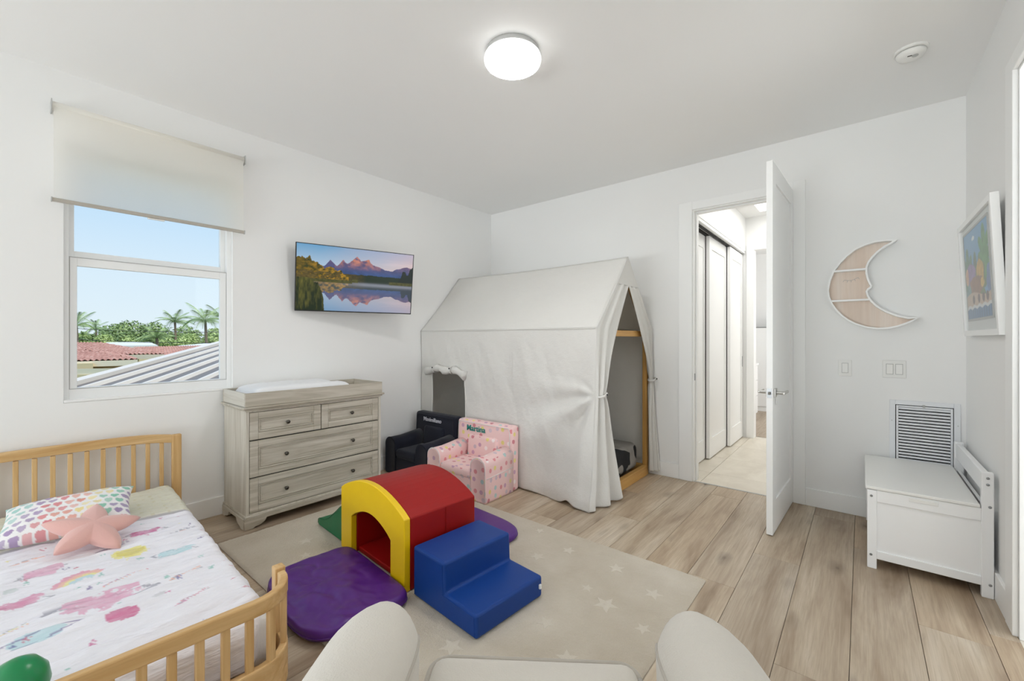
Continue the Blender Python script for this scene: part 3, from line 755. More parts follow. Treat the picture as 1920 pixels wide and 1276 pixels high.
arcs(-2.33, .215, .085, .016, [rgb(224, 130, 160), ORG, YL, BLU], .3); arcs(-1.78, .0, .09, .016, [rgb(224, 130, 160), ORG, YL, BLU], .3); arcs(-2.20, -.12, .09, .016, [rgb(224, 130, 160), ORG, YL, BLU], .3)
for x, y, L, rot, cs in [(-2.243, .313, .13, .5, [ORG, GR, MG]), (-1.886, .454, .14, .5, [MG, GR, rgb(220, 120, 150)]), (-2.1, .485, .12, .4, [ORG, GR, ORG]), (-2.581, .585, .11, .2, [ORG, GR, GR]), (-2.727, .085, .12, .2, [ORG, ORG, GR]), (-2.12, .02, .1, .5, [ORG, YL, GR]), (-2.63, .33, .12, .3, [PU, PU, GR])]: meteor(x, y, L, cs, rot)
ball(-2.009, .383, .02, .022, rgb(200, 200, 205), .8); ball(-2.46, .03, .018, .02, rgb(200, 210, 210), .8)
for k in range(70):
    x, y = rnd.uniform(-2.85, -1.62), rnd.uniform(-.25, .66)
    tinystar(x, y, rnd.choice([.008, .010, .012, .014]), rnd.choice([PU, MG, rgb(196, 70, 110), TE, YL, rgb(90, 90, 160)]))
paint(fold*1.0, rgb(216, 214, 196), 1.0)
dots = (np.sin(Xq*95)*np.sin(Yq*95) > .82)*fold; paint(dots*1.0, rgb(200, 190, 150), .5)
paint(((np.abs(Xq-ufold-.003) < .005))*1.0, rgb(120, 116, 128), .55)
qm = np_grid('quilt', np.stack([Xq, Yq, Zq], -1), Cq)
ql = add('quilt', qm, 'quilt_print', None, solid=.006); ql.location = BM.translation; ql.rotation_euler = (0, 0, R(-3)); ql.modifiers['solid'].offset = 1
tag(ql, 'white quilt with pastel hearts, planets and stars spread over the bed', 'quilt')
# pillow
def pillow_obj(name, L, W, Hh, n=90, colf=None):
    a = np.linspace(-1, 1, n); A, B = np.meshgrid(a, a, indexing='ij'); P = []
    for sgn in (1, -1):
        k = np.clip((1-np.abs(A)**3.2), 0, 1)**.55*np.clip((1-np.abs(B)**3.2), 0, 1)**.55
        z = sgn*Hh/2*k+(fbm(A*4, B*4, 3, 3 if sgn > 0 else 4)-.5)*.014*k
        sx = 1-.07*(1-np.abs(B)**2)*np.abs(A)**4; sy = 1-.07*(1-np.abs(A)**2)*np.abs(B)**4
        P.append(np.stack([A*L/2*sx, B*W/2*sy, z], -1))
    m1 = np_grid(name, P[0], colf(P[0][..., 0], P[0][..., 1])); m2 = np_grid(name+'2', P[1][:, ::-1], colf(P[1][:, ::-1, 0], P[1][:, ::-1, 1]))
    b = bmesh.new(); b.from_mesh(m1); b.from_mesh(m2); bmesh.ops.remove_doubles(b, verts=b.verts, dist=.0008); b.to_mesh(m1); b.free(); bpy.data.meshes.remove(m2)
    for p_ in m1.polygons: p_.use_smooth = True
    return m1
def heart_cols(x, y):
    C = np.ones(x.shape+(3,))*np.array(rgb(238, 236, 236)); s = .040
    pal = [rgb(132, 190, 184), rgb(150, 120, 172), rgb(214, 110, 116), rgb(226, 150, 130), rgb(232, 214, 140), rgb(110, 188, 160), rgb(128, 96, 160), rgb(220, 140, 150)]
    gx = y/s; row = np.floor(x/s); gx = gx+.5*(row % 2); cxi = np.floor(gx)
    fx, fy = gx-cxi-.5, x/s-row-.5
    X_, Y_ = fx*2.9, -fy*2.9+.2; m = (X_**2+Y_**2-1)**3-X_**2*Y_**3 < 0
    idx = ((cxi+6+row*.35)/1.7).astype(int) % len(pal)
    pa = np.array(pal)[idx]; al = (.55+.4*vnoise(cxi*3.1, row*2.7))[..., None]
    return np.where(m[..., None], C*(1-al)+pa*al, C)
pm = pillow_obj('heart_pillow', .30, .46, .12, 110, heart_cols)
po = add('heart_pillow', pm, 'pillow_print', None); po.location = (-2.985, .225, .392); po.rotation_euler = (R(2), R(17), R(-10))
tag(po, 'white rectangular pillow printed with rainbow hearts against the headboard', 'pillow')
# star pillow
mb = MB(); n = 120; rings = 12
def srad(th):
    k = 5; a = (th*k/(2*PI)) % 1.0; tt = abs(a-.5)*2          # 1 at tips
    return .088+.090*tt**1.25
def spt(i, j):
    rho = i/(rings-1)*1.0; th = 2*PI*j/n; r = srad(th)
    hgt = .040*max(0, 1-rho**2)**.62
    rr = rho*r
    return rr, th, hgt
for sgn in (1, -1):
    mb.grid(lambda i, j: (lambda r, t, h: (r*math.cos(t), r*math.sin(t), sgn*h))(*spt(max(i, .04) if i else .04, j)), rings, n, cv=True)
bmesh.ops.remove_doubles(mb.bm, verts=mb.bm.verts, dist=.0006)
bmesh.ops.holes_fill(mb.bm, edges=[e for e in mb.bm.edges if e.is_boundary], sides=n+1)
so = add('star_pillow', mb.mesh('star_pillow', None, True), 'velvet_pink', None); so.location = (-2.715, .275, .382); so.rotation_euler = (R(4), R(24), R(28))
tag(so, 'pink velvet star-shaped cushion lying against the heart pillow', 'cushion')
solo('ball_toy', MB().lathe([(.002, 0), (.03, .006), (.052, .03), (.06, .062), (.055, .095), (.036, .122), (.012, .134), (.002, .135)], (-1.625, .03, .318), 'Z', 28), 'green_toy', 'glossy green rounded toy on the quilt near the footboard', 'toy', (-1.625, .03, .318), smooth=True)

# ---- dresser
DX0, DX1, DY0, DY1 = XL+BT+.003, -3.10, 1.03, 2.035
dz = thing('dresser', 'whitewashed oak dresser with four drawers against the left wall', 'dresser', ((DX0+DX1)/2, (DY0+DY1)/2, 0))
part('body', MB().b2((DX0, DY0, .085), (DX1-.022, DY1, .775)), 'oak_z', dz, bevel=.003)
fr = MB(); st = .020
fr.b2((DX1-.022, DY0, .085), (DX1, DY0+st, .775)); fr.b2((DX1-.022, DY1-st, .085), (DX1, DY1, .775)); fr.b2((DX1-.022, DY0+st, .765), (DX1, DY1-st, .775)); fr.b2((DX1-.022, DY0+st, .085), (DX1, DY1-st, .097))
part('face_frame', fr, 'oak_z', dz, bevel=.002)
part('gap_shade', MB().b2((DX1-.0225, DY0+st, .097), (DX1-.0205, DY1-st, .765)), 'dark_gap', dz)  # near-black sheet, paints the shade seen in the gaps between drawers
top = MB().b2((DX0, DY0-.010, .775), (DX1+.012, DY1+.010, .788)).b2((DX0, DY0-.022, .788), (DX1+.024, DY1+.022, .803))
part('top', top, 'oak_y', dz, bevel=.005)
bm_ = MB(); bm_.b2((DX0, DY0-.008, .072), (DX1+.010, DY1+.008, .088))
part('base_moulding', bm_, 'oak_y', dz, bevel=.004)
def skirt(u0, u1, w=.085, arch=.052, n=8):
    pts = [(u0, .072), (u0, 0), (u0+w*.6, 0), (u0+w*.75, .012)]
    for k in range(n+1): a = PI/2*k/n; pts.append((u0+w*.75+.07*math.sin(a), .012+(arch-.012)*(1-math.cos(a))))
    q_ = [(u0+u1-u, z) for u, z in pts[:0:-1]]
    return pts+q_+[(u1, .072)]
part('skirt', MB().poly([(DX1-.012, y, z) for y, z in skirt(DY0-.012, DY1+.012)], (.022, 0, 0)), 'oak_y', dz, bevel=.003)
for y in (DY0-.012, DY1-.010): part('side_skirt', MB().poly([(x, y, z) for x, z in skirt(DX0, DX1-.012)], (0, .022, 0)), 'oak_x', dz, bevel=.003)
rows = [((DY0+st+.003, 1.528), .581, .762), ((1.534, DY1-st-.003), .581, .762), ((DY0+st+.003, DY1-st-.003), .334, .573), ((DY0+st+.003, DY1-st-.003), .100, .326)]
for (ya, yb), za, zb in rows:
    m_ = MB(); xf = DX1-.002
    m_.b2((xf-.018, ya, za), (xf-.011, yb, zb))
    for q4 in (((ya, za), (ya+.052, zb)), ((yb-.052, za), (yb, zb)), ((ya+.052, za), (yb-.052, za+.045)), ((ya+.052, zb-.045), (yb-.052, zb))):
        m_.b2((xf-.014, q4[0][0], q4[0][1]), (xf, q4[1][0], q4[1][1]))
    dd = part('drawer', m_, 'oak_y', dz, bevel=.0025)
    a, b, c, d_ = ya+.052, yb-.052, za+.045, zb-.045
    mo = MB()
    for w, h in ((.002, .0005), (.015, -.0035)):
        for q4 in (((a+w, c+w), (a+w+.007, d_-w)), ((b-w-.007, c+w), (b-w, d_-w)), ((a+w+.007, c+w), (b-w-.007, c+w+.007)), ((a+w+.007, d_-w-.007), (b-w-.007, d_-w))):
            mo.b2((xf-.012, q4[0][0], q4[0][1]), (xf-.003+h, q4[1][0], q4[1][1]))
    part('moulding', mo, 'oak_y', dd, bevel=.002)
    kn = [(ya+yb)/2] if yb-ya < .6 else [1.281, 1.781]
    for ky in kn: part('knob', MB().lathe([(.006, -.008), (.0055, .006), (.007, .010), (.0125, .014), (.014, .019), (.012, .024), (.006, .027), (.001, .0275)], (xf-.004, ky, (za+zb)/2), 'X', 18), 'dark_nickel', dd, smooth=True)
ty0, ty1, tx0, tx1 = DY0-.008, DY1+.008, DX0, DX1+.010
ct = thing('changing_tray', 'whitewashed wooden tray frame on top of the dresser', 'tray', ((tx0+tx1)/2, (ty0+ty1)/2, .803))
for nm, a, b, m_ in (('front_board', (tx1-.016, ty0, .8035), (tx1, ty1, .893), 'oak_y'), ('back_board', (tx0, ty0, .8035), (tx0+.016, ty1, .893), 'oak_y'), ('end_board', (tx0+.016, ty0, .8035), (tx1-.016, ty0+.016, .893), 'oak_x'), ('end_board', (tx0+.016, ty1-.016, .8035), (tx1-.016, ty1, .893), 'oak_x'), ('bottom', (tx0+.016, ty0+.016, .804), (tx1-.016, ty1-.016, .812), 'oak_y')):
    part(nm, MB().b2(a, b), m_, ct, bevel=.0025)
# changing pad: raised sides
n1, n2 = 70, 50
px0, px1, py0, py1 = tx0+.022, tx1-.022, ty0+.05, 1.80
A, B = np.meshgrid(np.linspace(-1, 1, n1), np.linspace(-1, 1, n2), indexing='ij')
k = np.clip(1-np.abs(A)**8, 0, 1)**.4*np.clip(1-np.abs(B)**8, 0, 1)**.4
zz = .813+k*(.096+.036*np.abs(B)**2)+k*(fbm(A*7, B*3, 3, 2)-.5)*.012
P1 = np.stack([(px0+px1)/2+B*(px1-px0)/2, (py0+py1)/2+A*(py1-py0)/2, zz], -1)
cpad = thing('changing_pad', 'white contoured changing pad lying in the tray', 'changing pad', ((px0+px1)/2, (py0+py1)/2, .813))
me = np_grid('pad', P1-np.array(cpad.location)); add('pad_cover', me, 'white_cotton', cpad)
part('pad_base', MB().b2((px0+.02, py0+.02, .8125), (px1-.02, py1-.02, .818)), 'white_cotton', cpad)

# ---- television on a swivel arm
tvc = Vector((-3.308, 1.951, 1.742)); yaw, tilt = .301, .158; TVW, TVH = .957, .54
u_ = Vector((math.sin(yaw), math.cos(yaw), 0)); n0 = Vector((math.cos(yaw), -math.sin(yaw), 0))
nn = n0*math.cos(tilt)-Vector((0, 0, 1))*math.sin(tilt); vv = Vector((0, 0, 1))*math.cos(tilt)+n0*math.sin(tilt)
TVM = Matrix.Translation(tvc) @ Matrix((u_, vv, nn)).transposed().to_4x4()
tv = thing('television', 'flat television on a swivel arm showing a mountain lake', 'television', (XL, 1.95, 1.74))
RI = ROOTM[tv.name].inverted()
def tvp(name, mb, mat, **k): 
    bmesh.ops.transform(mb.bm, matrix=TVM, verts=mb.bm.verts); return part(name, mb, mat, tv, **k)
tvp('housing', MB().b2((-TVW/2, -TVH/2, -.030), (TVW/2, TVH/2, -.002)), 'black_plastic', bevel=.003)
bz = MB(); w_ = .006
for a, b in (((-TVW/2, -TVH/2), (-TVW/2+w_, TVH/2)), ((TVW/2-w_, -TVH/2), (TVW/2, TVH/2)), ((-TVW/2+w_, -TVH/2), (TVW/2-w_, -TVH/2+.009)), ((-TVW/2+w_, TVH/2-w_), (TVW/2-w_, TVH/2))): bz.b2((a[0], a[1], -.002), (b[0], b[1], .002))
tvp('bezel', bz, 'black_plastic')
tvp('rear_box', MB().b2((-.28, -.20, -.055), (.28, .12, -.030)), 'black_plastic', bevel=.01)
nu, nv = 340, 200
uu, v2 = np.meshgrid(np.linspace(0, 1, nu), np.linspace(0, 1, nv), indexing='ij')
def ipl(x, pts): return np.interp(x, [p[0] for p in pts], [p[1] for p in pts])
def scene_cols(u, v):
    wl_ = .47
    refl = v < wl_; vr = np.where(refl, wl_+(wl_-v)*1.02+.02, v)
    wob = np.where(refl, (vnoise(u*9, v*130, 3)-.5)*.008, 0); uu_ = u+wob
    C = np.zeros(u.shape+(3,))
    def lerp(a, b, t): return np.array(a)*(1-t[..., None])+np.array(b)*t[..., None]
    t = np.clip((vr-.55)/.45, 0, 1); w = np.clip(u*1.25-.25+.3*(fbm(u*3, vr*7, 4, 2)-.5), 0, 1)
    sky = lerp(lerp((.62, .74, .86), (.86, .60, .48), w), lerp((.16, .40, .66), (.55, .50, .62), w), t)
    st_ = fbm(u*2.5+vr*1.5, vr*14, 4, 5); sky = sky+(np.clip(st_-.52, 0, 1)*.9*w)[..., None]*np.array((.6, .35, .25))
    C[:] = sky
    rid = ipl(uu_, [(0, .70), (.18, .68), (.22, .70), (.263, .79), (.29, .745), (.32, .71), (.345, .76), (.37, .812), (.39, .77), (.41, .755), (.44, .80), (.465, .85), (.487, .885), (.505, .86), (.52, .82), (.545, .83), (.572, .845), (.592, .85), (.605, .80), (.63, .77), (.67, .755), (.70, .73), (.74, .705), (.775, .70), (.81, .70), (.85, .735), (.90, .765), (.94, .785), (.97, .775), (1, .76)])+(fbm(uu_*40, u*0, 3, 9)-.5)*.02
    m = vr < rid; alp = np.clip((vr-.66)/.16, 0, 1)*np.clip(fbm(uu_*30+vr*12, vr*22-uu_*14, 4, 12)*2.2-.65, 0, 1)*np.where((uu_ > .3) & (uu_ < .70), 1.0, np.where(uu_ > .86, .25, 0))
    mt_ = lerp((.035, .085, .24), (.14, .10, .20), np.clip((vr-.6)/.2, 0, 1)); mt_ = mt_*(1-alp[..., None])+np.array((.72, .27, .16))*alp[..., None]
    sh = (.75+.5*fbm(uu_*22+vr*10, vr*16, 4, 21))[..., None]; C = np.where(m[..., None], mt_*sh, C)
    tree = .585+.02*fbm(uu_*60, u*0, 3, 15); tr_ = vr < tree
    gold = np.clip(1.5-uu_*2.6, 0, 1); n2_ = fbm(uu_*55, vr*55, 3, 30)
    tc_ = lerp((.012, .028, .014), (.34, .19, .02), np.clip(gold*1.2*n2_, 0, 1)); C = np.where(tr_[..., None], tc_, C)
    lt = ipl(uu_, [(0, .80), (.04, .81), (.07, .77), (.10, .83), (.12, .76), (.16, .74), (.19, .70), (.22, .66), (.25, .67), (.29, .68), (.32, .62), (.35, .64), (.385, .58), (.42, .56)])+(fbm(uu_*70, vr*20, 3, 33)-.5)*.05
    ml = (vr < lt) & (uu_ < .42); nz_ = fbm(uu_*42, vr*30, 4, 40); g2 = np.clip((uu_-.16)*5+.35, 0, 1)
    ltc = lerp((.035, .045, .008), (.62, .33, .02), np.clip((nz_*1.9-.55)*(.4+.7*g2), 0, 1)); C = np.where(ml[..., None], ltc, C)
    rt_ = ipl(uu_, [(.86, .55), (.89, .60), (.905, .70), (.93, .72), (.945, .64), (.96, .66), (.98, .76), (1, .78)])+(fbm(uu_*80, vr*40, 3, 44)-.5)*.04
    C = np.where(((vr < rt_) & (uu_ > .87))[..., None], np.array((.008, .018, .014)), C)
    C = np.where(refl[..., None], C*.74+np.array((.045, .055, .08)), C)
    mist = np.exp(-((v-wl_+.03)/.03)**2)*np.clip((u-.3)*4, 0, 1)*.5; C = C*(1-mist[..., None])+np.array((.45, .47, .55))*mist[..., None]
    shore = (np.abs(v-(.49-.02*(u < .45))) < .025) & ((u < .5) | (u > .78)); C = np.where(shore[..., None], np.array((.08, .08, .02))*(.5+fbm(u*60, v*60, 2, 50))[..., None], C)
    bw_ = ipl(u, [(0, .56), (.06, .53), (.12, .47), (.17, .42), (.20, .30), (.215, .2), (.22, .05), (.225, 0)])+(fbm(u*50, v*18, 3, 60)-.5)*.07
    gm = (v < bw_) & (u < .25); gc = lerp((.010, .022, .006), (.16, .15, .025), np.clip(fbm(u*60, v*9, 4, 61)*1.7-.55+(v-.3), 0, 1)); C = np.where(gm[..., None], gc, C)
    g3 = (v > .50) & (v < .60+.03*vnoise(u*14, v*0)) & (u < .36); C = np.where((g3 & (fbm(u*50, v*50, 3, 70) > .42))[..., None], np.array((.12, .085, .02))*(.4+1.1*fbm(u*60, v*60, 2, 71))[..., None], C)
    return np.clip(C, 0, 1)
Pq = np.stack([(uu-.5)*(TVW-2*w_), (v2-.5)*(TVH-2*w_-.003)+.0015, 0*uu], -1)
Mx = np.array(RI @ TVM); Pw = Pq @ Mx[:3, :3].T+Mx[:3, 3]
scr = np_grid('screen', Pw, scene_cols(uu, v2), smooth=False); add('screen', scr, 'tv_picture', tv)
bk = tvc-nn*.055
part('wall_plate', MB().b2((XL, 1.80, 1.62), (XL+.012, 2.06, 1.86)), 'black_plastic', tv)
part('swivel_arm', MB().tube([(XL+.030, 1.93, 1.74), (XL+.06, 2.06, 1.74), tuple(bk)], .016, 8), 'black_plastic', tv)

# ---- roller shade
SX = XL+.055; sy0, sy1 = .198, 1.137
rs = thing('roller_shade', 'cream roller shade half lowered over the window', 'roller shade', (XL, (sy0+sy1)/2, 2.02))
part('roller_tube', MB().cyl((SX-.012, sy0-.002, 2.553), (SX-.012, sy1+.006, 2.553), .026, 20), 'shade_fabric', rs, smooth=True)
mb = MB(); mb.grid(lambda i, j: (SX+.012-.001*math.sin(i*.3), sy0+(sy1-sy0)*j/24, 2.553-(2.553-2.035)*i/20), 21, 25); part('shade_cloth', mb, 'shade_fabric', rs, smooth=True)
part('bottom_bar', MB().b2((SX+.004, sy0-.008, 2.014), (SX+.020, sy1+.006, 2.036)), 'linen_piping', rs, bevel=.004)
for y in (sy0-.008, sy1+.006): part('end_cap', MB().box((SX+.012, y, 2.025), (.020, .006, .026), r=.002), 'grey_plastic', rs)
for y in (sy0-.008, sy1+.012): part('bracket', MB().b2((XL, y-.002, 2.520), (SX+.018, y+.002, 2.585)), 'grey_plastic', rs, bevel=.001)
part('pull_tab', MB().b2((SX+.006, .60, 2.005), (SX+.018, .685, 2.013)), 'white_plastic', rs, bevel=.002)

# ---- tent bed
tx0, tx1, tyA, tyB, tyM, zE, zR = -3.522, -1.515, 2.805, 3.855, 3.335, 1.332, 1.930
tb = thing('house_bed', 'low pine house-shaped bed frame inside the canvas tent', 'bed', ((tx0+tx1)/2, tyM, 0))
pw = .042
for x in (tx0+.012, tx1-.055):
    for y in (tyA+.012, tyB-.055): part('post', MB().b2((x, y, 0), (x+pw, y+pw, zE-.01)), 'tent_wood_z', tb, bevel=.003)
    part('crossbar', MB().b2((x+.004, tyA+.054, zE-.062), (x+pw-.004, tyB-.055, zE-.012)), 'tent_wood_y', tb, bevel=.003)
    for s in (-1, 1):
        y0 = tyM+s*(tyM-tyA-.035); L = math.hypot(tyM-y0, zR-zE-.02); a = math.atan2(zR-zE, abs(y0-tyM))
        part('rafter', MB().box((x+pw/2, (y0+tyM)/2, (zE-.03+zR-.05)/2), (pw-.006, L-.03, .036), rx=-s*a), 'tent_wood_y', tb)
part('ridge_beam', MB().b2((tx0+.02, tyM-.018, zR-.072), (tx1-.02, tyM+.018, zR-.034)), 'tent_wood_x', tb)
part('front_rail', MB().b2((tx1-.052, tyA+.054, .0), (tx1-.006, tyB-.055, .088)), 'tent_wood_y', tb, bevel=.004)
part('end_rail', MB().b2((tx0+.015, tyA+.054, .0), (tx0+.05, tyB-.055, .088)), 'tent_wood_y', tb, bevel=.004)
for y in (tyA+.014, tyB-.052): part('side_rail', MB().b2((tx0+.054, y, .0), (tx1-.056, y+.036, .088)), 'tent_wood_x', tb, bevel=.004)
mtb = solo('mattress', MB().box(((tx0+tx1)/2-.01, tyM-.005, .175), (1.86, .90, .24), r=.06, seg=5), 'whale_bedding', 'mattress in grey and black bedding inside the tent bed', 'mattress', ((tx0+tx1)/2, tyM, .06), smooth=True)
cp = thing('bed_canopy', 'white canvas house tent draped over the low bed frame', 'canopy', ((tx0+tx1)/2, tyM, 0))
CM = np.array(cp.location)
def sheet(name, fn, nu, nv, keep=None, solid=.003):
    Aa, Bb = np.meshgrid(np.linspace(0, 1, nu), np.linspace(0, 1, nv), indexing='ij'); P = np.stack(fn(Aa, Bb), -1)-CM
    me = np_grid(name, P)
    if keep is not None:
        b = bmesh.new(); b.from_mesh(me); rm = [f for f in b.faces if not keep(*(f.calc_center_median()+Vector(CM)))]
        bmesh.ops.delete(b, geom=rm, context='FACES'); b.to_mesh(me); b.free()
        for p_ in me.polygons: p_.use_smooth = True
    return add(name, me, 'tent_canvas', cp, solid=solid)
TX = tx1+.010; TIE = (TX, .833)
def ysideA(z): return tyA-.006-.032*np.clip(1-z/zE, 0, 1)**1.2
def side_y(x, z):
    y = ysideA(z)+.036*np.clip(1-z/zE, 0, 1)**1.2*np.clip((-2.15-x)/.2, 0, 1)
    d = np.hypot(x-TIE[0], z-TIE[1]); an = np.arctan2(z-TIE[1], TIE[0]-x+1e-4)
    y = y+.040*np.exp(-d/.70)*np.cos(an*7.5+2.2*fbm(x*2, z*2, 2, 3))*np.clip(d/.12, 0, 1)*np.clip((.98-z)/.3, 0, 1)*np.clip((TX-x)/.10, 0, 1)
    y = y-.055*np.exp(-((x-TX)/.24)**2)*np.clip((.80-z)/.8, 0, 1)
    drape = np.clip((zE-z)/.35, 0, 1)
    y = y+(fbm(x*2.2, z*1.3, 3, 8)-.5)*.045*drape*np.clip((TX-x)/.15, 0, 1)*np.where(x < -2.3, .35, 1.0)+(fbm(x*7+z*2, z*2.2, 3, 9)-.5)*.022*np.clip((zE-z)/.15, 0, 1)*np.clip((TX-x)/.06, 0, 1)
    y = y-.020*np.exp(-((z-.05)/.10)**2)*np.clip((x+2.4)/.5, 0, 1)
    return y
def side_fn(A, B):
    x = tx0-.006+(TX-tx0+.006)*A; hem = .008+.03*np.exp(-((x+1.70)/.05)**2)+.006*np.sin(x*14); z = zE-(zE-hem)*B
    return x, side_y(x, z), z
HOLE = (-3.355, -2.885, .36, .935)
sheet('side_panel', side_fn, 180, 120, keep=lambda x, y, z: not (HOLE[0] < x < HOLE[1]+.03*max(0, (.9-z)) and HOLE[2] < z < HOLE[3]))
sheet('back_panel', lambda A, B: (tx0+(TX-tx0)*A, tyB+.004+(fbm(A*5, B*4, 3, 2)-.5)*.012*np.sin(PI*B), zE-(zE-.01)*B), 60, 40)
def roof_fn(s):
    def f(A, B):
        x = tx0-.008+(TX-tx0+.014)*A; sag = np.sin(PI*B)*(.014+.008*(fbm(A*4, B*3, 3, 6)-.5)); e = .010
        y = tyM+s*((tyM-tyA+e)*B); z = zR-(zR-zE)*B-sag-.012*np.sin(PI*A)*(1-B)
        return x, y, z
    return f
sheet('roof_panel', roof_fn(-1), 70, 40); sheet('roof_panel', roof_fn(1), 70, 40)
def seam(path, r=.004, nm='seam'): part(nm, MB().tube(path, r, 6), 'tent_canvas', cp, smooth=True)
seam([(tx0-.008+(TX-tx0)*k/12, tyA-.010, zE-.004+.002*math.sin(k)) for k in range(13)]); seam([(TX+.004, tyA-.008+(tyM-tyA+.008)*k/8, zE+(zR-zE)*k/8-.010*math.sin(PI*k/8)) for k in range(9)])
seam([(TX+.004, tyB+.008-(tyB+.008-tyM)*k/8, zE+(zR-zE)*k/8-.010*math.sin(PI*k/8)) for k in range(9)])
sheet('rear_gable', lambda A, B: (tx0-.004+0*A, np.where(True, tyM+(A*2-1)*(tyM-tyA)*np.where(B < .31, B/.31, 1), 0), zR-(zR-zE)*np.clip(B/.31, 0, 1)-(zE-.01)*np.clip((B-.31)/.69, 0, 1)), 30, 60)
ZT = 1.69
def outerA(z): return np.where(z > zE, tyA-.006+(z-zE)/(zR-zE)*(tyM-tyA+.006), side_y(TX+0*z, z))-.002
def outerB(z): return np.where(z > zE, tyB+.006-(z-zE)/(zR-zE)*(tyB-tyM+.006), tyB+.006)
sheet('gable_top', lambda A, B: (TX+.004+0*A, outerA(zR-.002-(zR-.002-ZT)*B)*(1-A)+outerB(zR-.002-(zR-.002-ZT)*B)*A, zR-.002-(zR-.002-ZT)*B-.004), 16, 16)
seam([(TX+.007, tyM-.205+.41*k/6, ZT+.004) for k in range(7)], .003)
def curtL(A, B):
    z = ZT-(ZT-.008)*B
    z0 = outerA(z); up = np.clip((z-TIE[1])/(ZT-TIE[1]), 0, 1); dn = np.clip((TIE[1]-z)/TIE[1], 0, 1)
    yi = np.where(z > TIE[1], 2.885+.445*up**1.18, 2.885+.215*dn**.85)
    cin = np.exp(-((z-TIE[1])/.05)**2); 
    y = z0*(1-A)+yi*A
    amp = .010+.020*np.exp(-((z-TIE[1])/.25)**2)+.030*dn; ph = 2.3*A*2*PI
    x = TX-.001+(.009+amp*np.sin(ph+.8)*(1-.55*cin)+.012*cin)*np.clip(A*5, 0, 1)+.035*dn*A
    z = z+.018*np.sin(ph+.3)*dn**6*A
    return x, y, np.maximum(z, .006)
sheet('curtain', curtL, 90, 130)
TB = (TX, .880)
def curtR(A, B):
    hem = .045; z = ZT-(ZT-hem)*B; z0 = outerB(z); up = np.clip((z-TB[1])/(ZT-TB[1]), 0, 1); dn = np.clip((TB[1]-z)/TB[1], 0, 1)
    yi = np.where(z > TB[1], 3.795-.455*up**1.25, 3.795-.020*np.sin(PI*np.clip(dn*1.2, 0, 1))-.01*dn)
    cin = np.exp(-((z-TB[1])/.05)**2); y = np.minimum(z0, YB-.012)*(1-A)+yi*A
    amp = .008+.016*np.exp(-((z-TB[1])/.25)**2)+.022*dn; ph = 2.4*A*2*PI
    x = TX+.006+amp*np.sin(ph+.5)*np.clip(A*4, 0, 1)*(1-.5*cin)+.075*dn*(1-A)
    return x, y, z
sheet('curtain', curtR, 70, 110)
for (yy, zz_) in ((2.85, .833), (3.83, .880)):
    tie = part('tie_band', MB().tube([(TX+.018+.030*math.cos(a), yy+.050*math.sin(a), zz_+.012*math.sin(a)) for a in [2*PI*k/16 for k in range(17)]], .009, 8), 'tent_canvas', cp, smooth=True)
    part('button', MB().lathe([(.007, 0), (.007, .005), (.002, .007)], (TX+.056, yy+.005, zz_+.005), 'X', 12), 'black_plastic', tie)
fr_ = [(-3.415+.56*k/16, tyA-.034+.006*math.sin(k*1.3), .957-.010*math.sin(k*.9)-.030*(abs(k/8-1))**3-.012*(k/16)) for k in range(17)]
fp_ = part('rolled_flap', MB().tube(fr_, [.034+.007*math.sin(k*1.7)+(.008 if k in (0, 16) else 0)-.011*(k in (4, 11)) for k in range(17)], 12), 'tent_canvas', cp, smooth=True)
for x in (fr_[4][0], fr_[11][0]):
    part('flap_tie', MB().tube([(x, tyA-.034+.036*math.cos(a), .950+.036*math.sin(a)) for a in [2*PI*k/14 for k in range(15)]], .005, 6), 'tent_canvas', cp, smooth=True)
    part('button', MB().lathe([(.007, 0), (.007, -.004), (.002, -.006)], (x+.004, tyA-.076, .968), 'Y', 12), 'black_plastic', cp)
def sy(x, z): return (x, float(side_y(np.array(x), np.array(z)))-.003, z)
part('window_binding', MB().tube([sy(HOLE[0], .935-.04*k) for k in range(14)], .006, 6).tube([sy(HOLE[1]+.03*max(0, .9-(.935-.04*k)), .935-.04*k) for k in range(14)], .006, 6), 'tent_canvas', cp)

